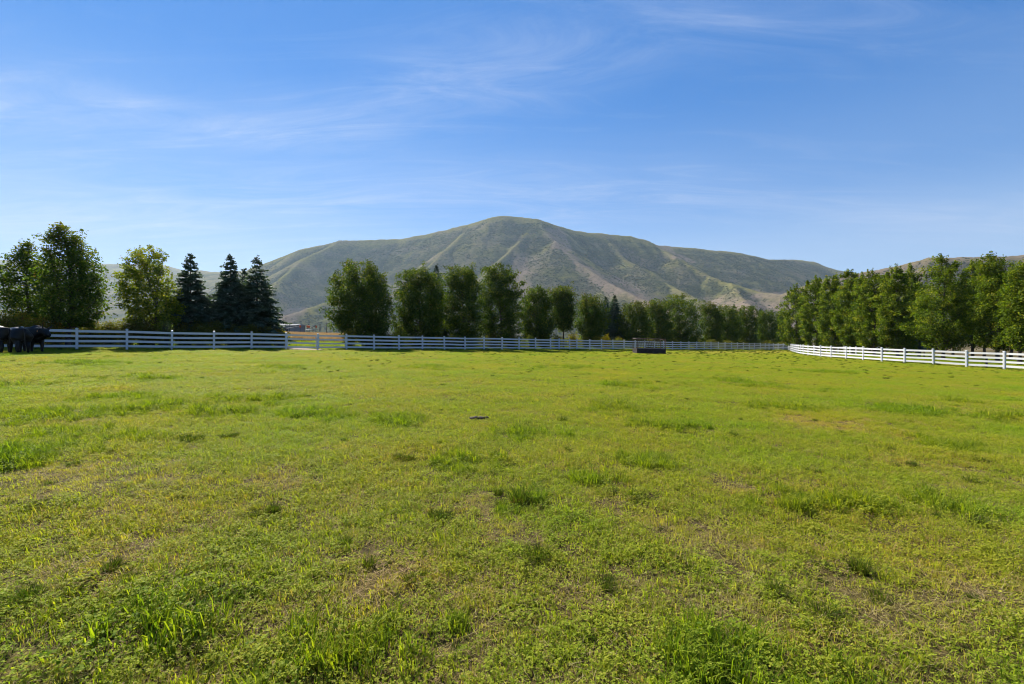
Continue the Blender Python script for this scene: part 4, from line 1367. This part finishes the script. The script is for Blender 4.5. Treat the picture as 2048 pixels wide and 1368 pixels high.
def shed(name, label, px, Y, L_, W_, h, roof_h, wall, roof, rz, cat='barn'):
    p = far_at(px, Y)
    t = thing(name, p, label, cat, rz=rz)
    obj('wall', MB().box((0, 0, h / 2 - 0.5), (L_, W_, h + 1.0)).mesh('wall', wall), t)
    e, o_ = W_ / 2 + 0.5, L_ / 2 + 0.5
    b = MB().add([(-o_, -e, h - 0.1), (o_, -e, h - 0.1), (o_, e, h - 0.1), (-o_, e, h - 0.1), (-o_, 0, h + roof_h), (o_, 0, h + roof_h)],
                 [(0, 1, 5, 4), (2, 3, 4, 5), (1, 2, 5), (3, 0, 4), (3, 2, 1, 0)])
    obj('roof', b.mesh('roof', roof), t)
    obj('door', MB().box((L_ * 0.2, -W_ / 2 - 0.03, h * 0.35), (L_ * 0.14, 0.08, h * 0.7)).mesh('door', M['pole']), t)
    return t


shed('long_barn', 'long grey barn with a pale roof far beyond the gate and dry grass', 570, 230, 17, 8, 4.4, 0.6, M['barn_wall'], M['barn_roof'], R(-9))
for i, (px, ty, Y) in enumerate(((572, 635, 190), (579.5, 645, 190), (640, 648, 150), (653.5, 645, 140))):
    p = far_at(px, Y)
    h = EYE + (684 - ty) / F * Y - p[2]
    t = thing('utility_pole', p, ('tallest thin dark pole in front of the far grey barn', 'short thin dark pole in front of the far grey barn', 'thin dark pole right of the orange barrels, farther from the big maple', 'thin dark pole nearest the lower branches of the big round maple')[i], 'pole', 'poles beyond the dry grass')
    obj('pole', MB().tube([(0, 0, -0.3), (0, 0, h)], [0.14, 0.10], 8).mesh('pole', M['pole'], True), t)
    obj('crossarm', MB().box((0, 0, h - 0.3), (0.7, 0.09, 0.10)).mesh('crossarm', M['pole']), t)
for i, (px, ty, Y) in enumerate(((600.5, 653, 130), (615, 653, 130), (618.5, 653.5, 131), (632.5, 653.5, 129))):
    p = far_at(px, Y)
    h = EYE + (684 - ty) / F * Y - p[2]
    t = thing('marker_post', p, ('brownish orange marker on a post nearest the far barn', 'orange marker on a post, first of the close pair', 'orange marker on a post, second of the close pair', 'bright orange marker standing alone by the thin pole')[i], 'marker', 'orange markers beyond the dry grass')
    obj('post', MB().tube([(0, 0, -0.2), (0, 0, h - 0.25)], 0.04, 6).mesh('post', M['pole']), t)
    obj('marker_drum', MB().tube([(0, 0, h - 0.32), (0, 0, h - 0.1), (0, 0, h + 0.1), (0, 0, h + 0.32)], [0.2, 0.26, 0.26, 0.2], 10).mesh('marker_drum', M['orange'], True), t)
for i, (p0, p1, Y) in enumerate((((574, 657), (611, 650.5), 135), ((612, 659.5), (628, 660), 120), ((619, 657), (632, 650), 128))):
    a, b = ray(*p0, Y), ray(*p1, Y * 0.96)
    lab = ('long pale irrigation pipe slanting up in front of the far barn', 'short level pale pipe below the orange markers', 'short pale pipe slanting up behind the orange markers')[i]
    t = thing('irrigation_pipe', tuple(a), lab, 'pipe', 'pale pipes beyond the dry grass')
    obj('pipe', MB().tube([(0, 0, 0), tuple(b - a)], 0.11, 8).mesh('pipe', M['barn_roof'], True), t)
    for k in (0.05, 0.5, 0.95):
        q = (b - a) * k
        g = gz(a[0] + q[0], a[1] + q[1]) - a[2]
        obj('prop', MB().tube([tuple(q), (q[0], q[1], g - 0.1)], 0.04, 6).mesh('prop', M['pole']), t)

# ---- beyond the curved fence: red shed, white truck, a second fence across the road
shed('red_shed', 'low red shed across the lawn between the bright tree trunks', 1789, 118, 7.5, 5, 2.0, 0.9, M['red_wall'], M['red_wall'], R(40), 'shed')


def truck():
    p = far_at(1757, 100)
    t = thing('white_truck', p, 'white pickup truck parked far off between the bright tree trunks', 'truck', rz=R(20))
    w = M['white_paint']
    obj('body', MB().box((0, 0, 0.75), (5.2, 1.85, 0.62)).mesh('body', w, bevel=0.06), t)
    cb = MB().add([(-0.9, -.85, 1.05), (1.2, -.85, 1.05), (1.2, .85, 1.05), (-0.9, .85, 1.05), (-0.7, -.7, 1.78), (0.6, -.7, 1.78), (0.6, .7, 1.78), (-0.7, .7, 1.78)], [(0, 1, 5, 4), (1, 2, 6, 5), (2, 3, 7, 6), (3, 0, 4, 7), (4, 5, 6, 7)])
    c = obj('cab', cb.mesh('cab', w), t)
    for sy in (-1, 1):
        obj('window', MB().box((0.05, sy * 0.80, 1.42), (1.1, 0.05, 0.42)).mesh('window', M['glass']), t)
        for x in (-1.6, 1.65):
            wh = obj('wheel', MB().tube([(x, sy * 0.98, 0.38), (x, sy * 0.72, 0.38)], 0.38, 16).mesh('wheel', M['tyre']), t)
    obj('windscreen', MB().box((0.98, 0, 1.42), (0.05, 1.2, 0.42), Matrix.Rotation(-0.6, 3, 'Y')).mesh('windscreen', M['glass']), t)


truck()
sf = [(px_at(px, Y), Y) for px, Y in ((1641, 78), (1653, 75), (1664.5, 72.5), (1676, 70), (1688.5, 67.5), (1700, 65), (1712, 63), (1726, 61.5))]
org = (*sf[0], gz(*sf[0]))
fw = thing('rail_fence', org, 'second grey-white fence across the gravel road, glimpsed above the curved fence', 'fence')
for i, p in enumerate(sf):
    loc = Vector((p[0], p[1], gz(*p))) - Vector(org)
    obj('post', POST, fw, loc, (0, 0, 1.2))
    if i < len(sf) - 1:
        for h in (0.62, 1.15):
            put_rail(fw, org, p, sf[i + 1], h, GATE_RAIL)
mp_ = far_at(1967, 34.5)
t = thing('marker_stake', (mp_[0] + 2.0, 36.2, gz(mp_[0] + 2.0, 36.2)), 'short black stake at the road edge behind the curved fence', 'stake')
obj('stake', MB().box((0, 0, 0.42), (0.10, 0.10, 0.95)).mesh('stake', M['tyre']), t)
obj('cap', MB().box((0, 0, 0.92), (0.13, 0.13, 0.05)).mesh('cap', M['tyre']), t)
bx_, by_ = pix(1773, 724)
t = thing('plastic_bucket', (bx_, by_ - 0.1, gz(bx_, by_)), 'small black bucket at the foot of the curved fence', 'bucket')
obj('bucket', MB().tube([(0, 0, 0), (0, 0, .2)], [0.10, 0.13], 12).mesh('bucket', M['tyre'], True), t)
obj('bucket_rim', MB().tube([(0, 0, .19), (0, 0, .22)], [0.145, 0.145], 12).mesh('bucket_rim', M['tyre']), t)


# ------------------------------------------------------------------ grass
def clumped(rng, n, size, k):
    """Root points gathered round k random centres, with a height factor that falls off from each."""
    c = rng.uniform(-size * .52, size * .52, (k, 2))
    r_ = rng.uniform(.025, .06, k)
    i = rng.choice(k, n, p=r_ ** 1.5 / np.sum(r_ ** 1.5))
    o = rng.normal(size=(n, 2)) * r_[i][:, None]
    f = 1.75 - 0.62 * np.minimum(np.hypot(o[:, 0], o[:, 1]) / r_[i], 2.0)
    return c[i] + o, np.maximum(f, .4) * (.7 + r_[i] * 8)


def blades(rng, n, size, hr, width, lean, tint, curl=0.5, clump=0):
    """n grass blades, each three triangles, rooted over a square of the given size (a disc if size < 0)."""
    if size > 0 and clump:
        p, hk = clumped(rng, n, size, clump)
    elif size > 0:
        p = rng.uniform(-size * .56, size * .56, (n, 2))
    else:
        a, r_ = rng.uniform(0, 6.283, n), -size * np.sqrt(rng.random(n))
        p = np.stack([r_ * np.cos(a), r_ * np.sin(a)], 1)
    h = rng.uniform(*hr, n)
    if size > 0 and clump:
        h = h * hk
    an = rng.uniform(0, 6.283, n)
    d = np.stack([np.cos(an), np.sin(an)], 1)
    if size < 0:
        o = p / (-size)
        d = d * 0.45 + o * 1.1
    s_ = np.stack([-np.sin(an + .6), np.cos(an + .6)], 1)
    ln = (h * lean * rng.uniform(0.3, 1.3, n))[:, None]
    w = (width * rng.uniform(0.6, 1.3, n))[:, None]
    z = np.zeros((n, 1))
    r0 = np.concatenate([p - s_ * w / 2, z - 0.012], 1)
    r1 = np.concatenate([p + s_ * w / 2, z - 0.012], 1)
    m = p + d * ln * 0.35
    hm_ = (h * 0.62)[:, None]
    m0 = np.concatenate([m - s_ * w * .42, hm_], 1)
    m1 = np.concatenate([m + s_ * w * .42, hm_], 1)
    tp_ = np.concatenate([p + d * ln, (h * (1 - curl * 0.35 * rng.random(n)))[:, None]], 1)
    V = np.stack([r0, r1, m0, m1, tp_], 1).reshape(-1, 3)
    b = np.arange(n)[:, None] * 5
    Fc = np.concatenate([b + np.array([[0, 1, 3]]), b + np.array([[0, 3, 2]]), b + np.array([[2, 3, 4]])], 1).reshape(-1, 3)
    t = np.repeat(np.clip(tint + rng.normal(size=n) * 0.13, 0, 0.75), 3)
    return V, Fc, t


def clover(rng, n, size, hr, r, tint=0.36, clump=0):
    p = rng.uniform(-size * .55, size * .55, (n, 2))
    h = rng.uniform(*hr, n)
    if clump:
        p, hk = clumped(rng, n, size, clump)
        h = h * hk
    VV, TT = [], []
    a0 = rng.uniform(0, 6.283, n)
    for k in range(3):
        a = a0 + k * 2.094
        d = np.stack([np.cos(a), np.sin(a), rng.normal(size=n) * 0.35 + 0.1], 1)
        s_ = np.stack([-np.sin(a), np.cos(a), rng.normal(size=n) * 0.35], 1)
        c = np.concatenate([p, h[:, None]], 1)
        rr = (r * rng.uniform(.7, 1.3, n))[:, None]
        VV.append(np.stack([c, c + d * rr * .75 + s_ * rr * .62, c + d * rr * 1.35, c + d * rr * .75 - s_ * rr * .62], 1))
        TT.append(np.clip(tint + rng.normal(size=n) * 0.14, 0, .75))
    V = np.concatenate(VV).reshape(-1, 3)
    m = 3 * n
    b = np.arange(m)[:, None] * 4
    Fc = np.concatenate([b + np.array([[0, 1, 2]]), b + np.array([[0, 2, 3]])], 1).reshape(-1, 3)
    return V, Fc, np.repeat(np.concatenate(TT), 2)


def straws(rng, n, size, lr, w):
    p = rng.uniform(-size * .5, size * .5, (n, 2))
    a = rng.uniform(0, 6.283, n)
    L_ = rng.uniform(*lr, n)
    d = np.stack([np.cos(a), np.sin(a), rng.normal(size=n) * .25], 1) * L_[:, None] / 2
    s_ = np.stack([-np.sin(a), np.cos(a), np.zeros(n)], 1) * w
    c = np.concatenate([p, rng.uniform(.008, .035, n)[:, None]], 1)
    V = np.stack([c - d, c + s_ * .7, c + d, c - s_ * .7], 1).reshape(-1, 3)
    b = np.arange(n)[:, None] * 4
    Fc = np.concatenate([b + np.array([[0, 1, 2]]), b + np.array([[0, 2, 3]])], 1).reshape(-1, 3)
    return V, Fc, np.repeat(np.clip(rng.normal(size=n) * .13 + .84, .70, 1), 2)


def join_patch(name, parts, mat):
    V, Fc, T, b = [], [], [], 0
    for v, f, t in parts:
        V.append(v)
        Fc.append(f + b)
        T.append(t)
        b += len(v)
    return mesh_from(name, np.concatenate(V), np.concatenate(Fc), mat, {'tint': np.concatenate(T)})


SZ = 0.4
gr = np.random.default_rng(77)
TURF, LUSH, DRY, TUFT, FARP = [], [], [], [], []
for i in range(8):
    parts = [blades(gr, 330, SZ, (.014, .05), .0042, 1.1, .33, clump=13), clover(gr, 230 + 80 * (i % 3), SZ, (.010, .040), .0078, .33, clump=12),
             blades(gr, 70, SZ, (.010, .03), .004, 1.4, .30), straws(gr, 110, SZ, (.025, .09), .0017), blades(gr, 12, SZ, (.05, .10), .0045, .9, .25)]
    br = blades(gr, 90, SZ, (.02, .05), .0035, 1.0, .5, clump=6)
    parts.append((br[0], br[1], np.clip(gr.normal(size=len(br[2])) * .06 + .80, .68, 1)))
    TURF.append(join_patch('turf', parts, M['grass']))
for i in range(3):
    LUSH.append(join_patch('lush', [blades(gr, 430, SZ, (.035, .11), .0055, .85, .14, clump=9), clover(gr, 260, SZ, (.02, .055), .0095, .22, clump=9), blades(gr, 90, SZ, (.015, .04), .0045, 1.2, .3), straws(gr, 14, SZ, (.06, .16), .0022)], M['grass']))
for i in range(3):
    DRY.append(join_patch('dry', [blades(gr, 260, SZ, (.012, .04), .004, 1.2, .62, clump=9), clover(gr, 60, SZ, (.006, .02), .008, .40, clump=6), straws(gr, 190, SZ, (.03, .12), .0018)], M['grass']))
for i in range(8):
    # two or three uneven sub-tufts each, brown at the base
    sub = []
    for k_ in range(1 + i % 3):
        o_ = gr.normal(size=2) * 0.06 * (k_ > 0)
        r0_ = gr.uniform(.035, .085)
        for n_, hr_, w_, ln_, ti_ in ((int(gr.uniform(90, 200)), (.04, gr.uniform(.09, .16)), .004, .85, gr.uniform(.02, .30)), (int(gr.uniform(40, 120)), (.02, .09), .0036, .9, .80)):
            b_ = blades(gr, n_, -r0_, hr_, w_, ln_, ti_)
            b_[0][:, :2] += o_
            t_ = b_[2] if ti_ < .5 else np.clip(gr.normal(size=len(b_[2])) * .06 + .80, .7, 1)
            sub.append((b_[0], b_[1], t_))
    TUFT.append(join_patch('tuft', sub, M['tussock']))


def near_field(x, y):
    q = q_of(x, y)
    return (q < -0.05) & (x < field_right(y) - 0.15)


LUSH_PX = [(600, 1335, .36), (680, 1312, .30), (775, 1290, .28), (1045, 1003, .22), (940, 925, .45), (985, 940, .25), (1180, 968, .30), (1900, 890, .50), (1650, 1000, .50), (1560, 1010, .35), (1870, 1010, .4), (40, 918, .75), (300, 885, .32), (330, 818, .9), (440, 828, .8), (500, 800, 1.0),
           (610, 832, .8), (790, 842, .7), (1050, 868, .7), (90, 832, .9), (230, 795, .8), (290, 757, 1.0), (1250, 770, 1.2), (1480, 765, 1.2), (1230, 820, .8), (1320, 855, .7), (1560, 815, .9), (1800, 822, 1.0), (1990, 835, .8), (860, 735, 1.4), (160, 727, 1.6), (560, 735, 1.2), (1130, 735, 1.5), (1650, 745, 1.6), (1280, 925, .4), (1440, 1345, .30), (330, 1245, .14), (1640, 1365, .25)]
LUSH_XY = [(*pix(a, b), r_) for a, b, r_ in LUSH_PX]
BARE_PX = [(440, 1225, .15), (70, 1330, .25), (1180, 1190, .25), (1320, 1190, .3), (1110, 1090, .2), (1210, 1030, .35), (300, 960, .5), (1870, 1185, .4), (1440, 1100, .5), (60, 960, .7), (760, 1160, .35), (960, 1190, .3), (1650, 850, .9), (560, 960, .4), (1750, 1270, .3), (1500, 1230, .35), (240, 1120, .35), (1850, 820, .9)]
BARE_XY = [(*pix(a, b), r_) for a, b, r_ in BARE_PX]


def blob(x, y, spots):
    v = np.zeros(len(x))
    wx, wy = 0.16 * fbm(x / 0.35, y / 0.35, 91, 3), 0.16 * fbm(x / 0.35, y / 0.35, 92, 3)
    x, y = x + wx * np.clip(y / 5, .6, 4), y + wy * np.clip(y / 5, .6, 4)
    for a, b, r_ in spots:
        v = np.maximum(v, 1.35 - np.hypot((x - a) / 1.15, y - b) / r_)
    return v


def sow(step, ylo, yhi, jitter=0.35):
    ys_ = np.arange(ylo, yhi, step)
    out = []
    for y in ys_:
        half = 1.28 * max(y, 0) + 9.0
        xs_ = np.arange(-half, half, step)
        out.append(np.stack([xs_, np.full(len(xs_), y)], 1))
    p = np.concatenate(out)
    return p + gr.uniform(-jitter, jitter, p.shape) * step


def place(name, p, scale, coll_list, extra=None, label=None):
    pass


def build_grass():
    turf_c = variant_collection('grass_patches', TURF + LUSH + DRY)
    bands = [(0.27, -4.0, 11, 1.0), (0.38, 11, 28, 1.4), (0.58, 28, 101, 2.05)]
    p = [sow(st_, a_, b_) for st_, a_, b_, _ in bands]
    sc_ = np.concatenate([np.full(len(q_), b_[3]) for q_, b_ in zip(p, bands)])
    p = np.concatenate(p)
    k = near_field(p[:, 0], p[:, 1])
    p, sc_ = p[k], sc_[k]
    x, y = p[:, 0], p[:, 1]
    n = len(p)
    lush = np.maximum(blob(x, y, LUSH_XY), 1.9 * (fbm(x / 2.2, y / 1.7, 71, 4) - 0.50) + 0.35)
    dry = np.maximum.reduce([blob(x, y, BARE_XY), 1.8 * (fbm(x / 1.4, y / 1.1, 72, 3) - 0.25), 1.25 * bareness(x, y)])
    r_ = gr.random(n)
    idx = np.where(r_ < (lush - 0.15) * 0.8, 8 + gr.integers(0, 3, n), np.where(gr.random(n) < dry, 11 + gr.integers(0, 3, n), gr.integers(0, 8, n)))
    scale = sc_ * gr.uniform(.8, 1.3, n)
    scale = np.where((idx >= 8) & (idx < 11), scale * np.clip(0.55 + 0.5 * lush, .6, 1.1), scale)
    rot = np.stack([np.zeros(n), np.full(n, -GA), gr.uniform(0, 6.28, n)], 1)
    scatter('grass', np.stack([x, y, ground(x, y) - 0.004], 1), rot, scale, idx, turf_c, zs=sc_ ** -0.75)
    # tussocks that stand out of the turf, smaller ones the farther they are sown apart
    tc_ = variant_collection('grass_tussocks', TUFT)
    TP = [(1080, 1122, 1.0), (530, 1030, .9), (885, 1042, .9), (500, 1090, .8), (1720, 1150, .95), (1955, 1048, .9), (1468, 874, .9), (375, 886, 1.1), (450, 880, .9), (820, 920, 1.0), (1268, 1004, .9), (475, 1205, .75), (140, 1200, .9), (300, 1262, .8), (240, 1150, .7), (1645, 1240, .8), (1760, 1205, .8), (1040, 1010, 1.3), (1060, 1005, 1.1), (740, 1140, .7), (1010, 935, .9), (1960, 925, .9), (1940, 960, .9), (600, 838, 1.3), (1125, 845, 1.0), (780, 845, 1.2), (980, 955, .8), (1550, 1190, .8), (1430, 1350, 1.1), (400, 1330, .6), (1210, 1170, .7), (1380, 1150, .6), (820, 1170, .6), (1620, 945, .8), (1830, 930, .8), (1050, 1140, .5), (80, 1010, .7), (690, 1095, .6), (30, 1215, .8)]
    tx = [(*pix(a, b), s_) for a, b, s_ in TP]
    tx += [(a + gr.normal() * .16, b + gr.normal() * .12, s_ * gr.uniform(.35, .7)) for a, b, s_ in tx for _ in range(2)]
    # longer grass the mower and the cattle leave round the fence posts
    for fp in list(left_pts[1:]) + list(back_pts[1:30]) + list(right_pts):
        for _ in range(3):
            tx.append((fp[0] + gr.normal() * .22, fp[1] - .05 + gr.normal() * .2, gr.uniform(.7, 1.7)))
    for pts_ in (left_pts, back_pts[:22], right_pts):
        for pa_, pb_ in zip(pts_[:-1], pts_[1:]):
            for _ in range(4):
                k_ = gr.random()
                tx.append((pa_[0] + (pb_[0] - pa_[0]) * k_ + gr.normal() * .12, pa_[1] + (pb_[1] - pa_[1]) * k_ + gr.normal() * .12, gr.uniform(.5, 1.3)))
    rp = sow(0.8, 2.0, 96, 0.5)
    k = near_field(rp[:, 0], rp[:, 1]) & (gr.random(len(rp)) < 0.34 + 0.8 * np.clip(fbm(rp[:, 0] / 3.5, rp[:, 1] / 3.5, 75, 3), 0, 1))
    rp = rp[k]
    x = np.concatenate([[a for a, _, _ in tx], rp[:, 0]])
    y = np.concatenate([[b for _, b, _ in tx], rp[:, 1]])
    s_ = np.concatenate([[c for _, _, c in tx], gr.uniform(.25, .95, len(rp)) * np.clip(0.55 + rp[:, 1] / 40, .55, 1.9)])
    m = len(x)
    scatter('grass_tussocks', np.stack([x, y, ground(x, y) - 0.005], 1), np.stack([np.zeros(m), np.zeros(m), gr.uniform(0, 6.28, m)], 1), s_, gr.integers(0, 8, m), tc_)
    # verge and lawn behind the fences
    v = []
    for q in np.arange(0.3, 26, 0.62):
        for s_ in np.arange(-12, 118, 0.66):
            v.append(FP + FD * s_ + FN * q)
    v = np.array(v)
    for yv in np.arange(24, 95, 0.7):
        xr = float(np.interp(yv, RIGHT_LINE[:, 1], RIGHT_LINE[:, 0]))
        xs_ = xr + np.concatenate([[0.5, 1.1, 1.7], np.arange(5.6, 26, 0.7)])
        v = np.concatenate([v, np.stack([xs_, np.full(len(xs_), yv)], 1)])
    v = v + gr.uniform(-.25, .25, v.shape)
    dt = np.min(np.hypot(v[:, None, 0] - tk[None, :, 0], v[:, None, 1] - tk[None, :, 1]), axis=1)
    v = v[dt > 1.45]
    m = len(v)
    scatter('lawn_grass', np.stack([v[:, 0], v[:, 1], ground(v[:, 0], v[:, 1])], 1), np.stack([np.zeros(m), np.zeros(m), gr.uniform(0, 6.28, m)], 1), gr.uniform(1.7, 2.5, m), gr.choice([0, 1, 2, 3, 4, 5, 8, 9], m), turf_c)
    # tall dry grass beyond the lawn strip
    DG = []
    for i in range(3):
        b1 = blades(gr, 260, 1.2, (.5, 1.15), .028, .35, .5)
        me = mesh_from('dry_stand', b1[0], b1[1], M['dry_grass'], {'tint': np.repeat(gr.random(260), 3), 'autumn': np.zeros(780)})
        DG.append(me)
    dc = variant_collection('dry_stands', DG)
    pts = []
    for yv in np.arange(62, 150, 1.1):
        a, b = px_at(520, yv), px_at(705, yv)
        xs_ = np.arange(a, b, 1.1)
        pts.append(np.stack([xs_, np.full(len(xs_), yv)], 1))
    v = np.concatenate(pts) + gr.uniform(-.5, .5, (sum(map(len, pts)), 2))
    v = v[gr.random(len(v)) < 0.8]
    m = len(v)
    scatter('dry_grass', np.stack([v[:, 0], v[:, 1], ground(v[:, 0], v[:, 1])], 1), np.stack([np.zeros(m), np.zeros(m), gr.uniform(0, 6.28, m)], 1), gr.uniform(.8, 1.25, m), gr.integers(0, 3, m), dc)


build_grass()
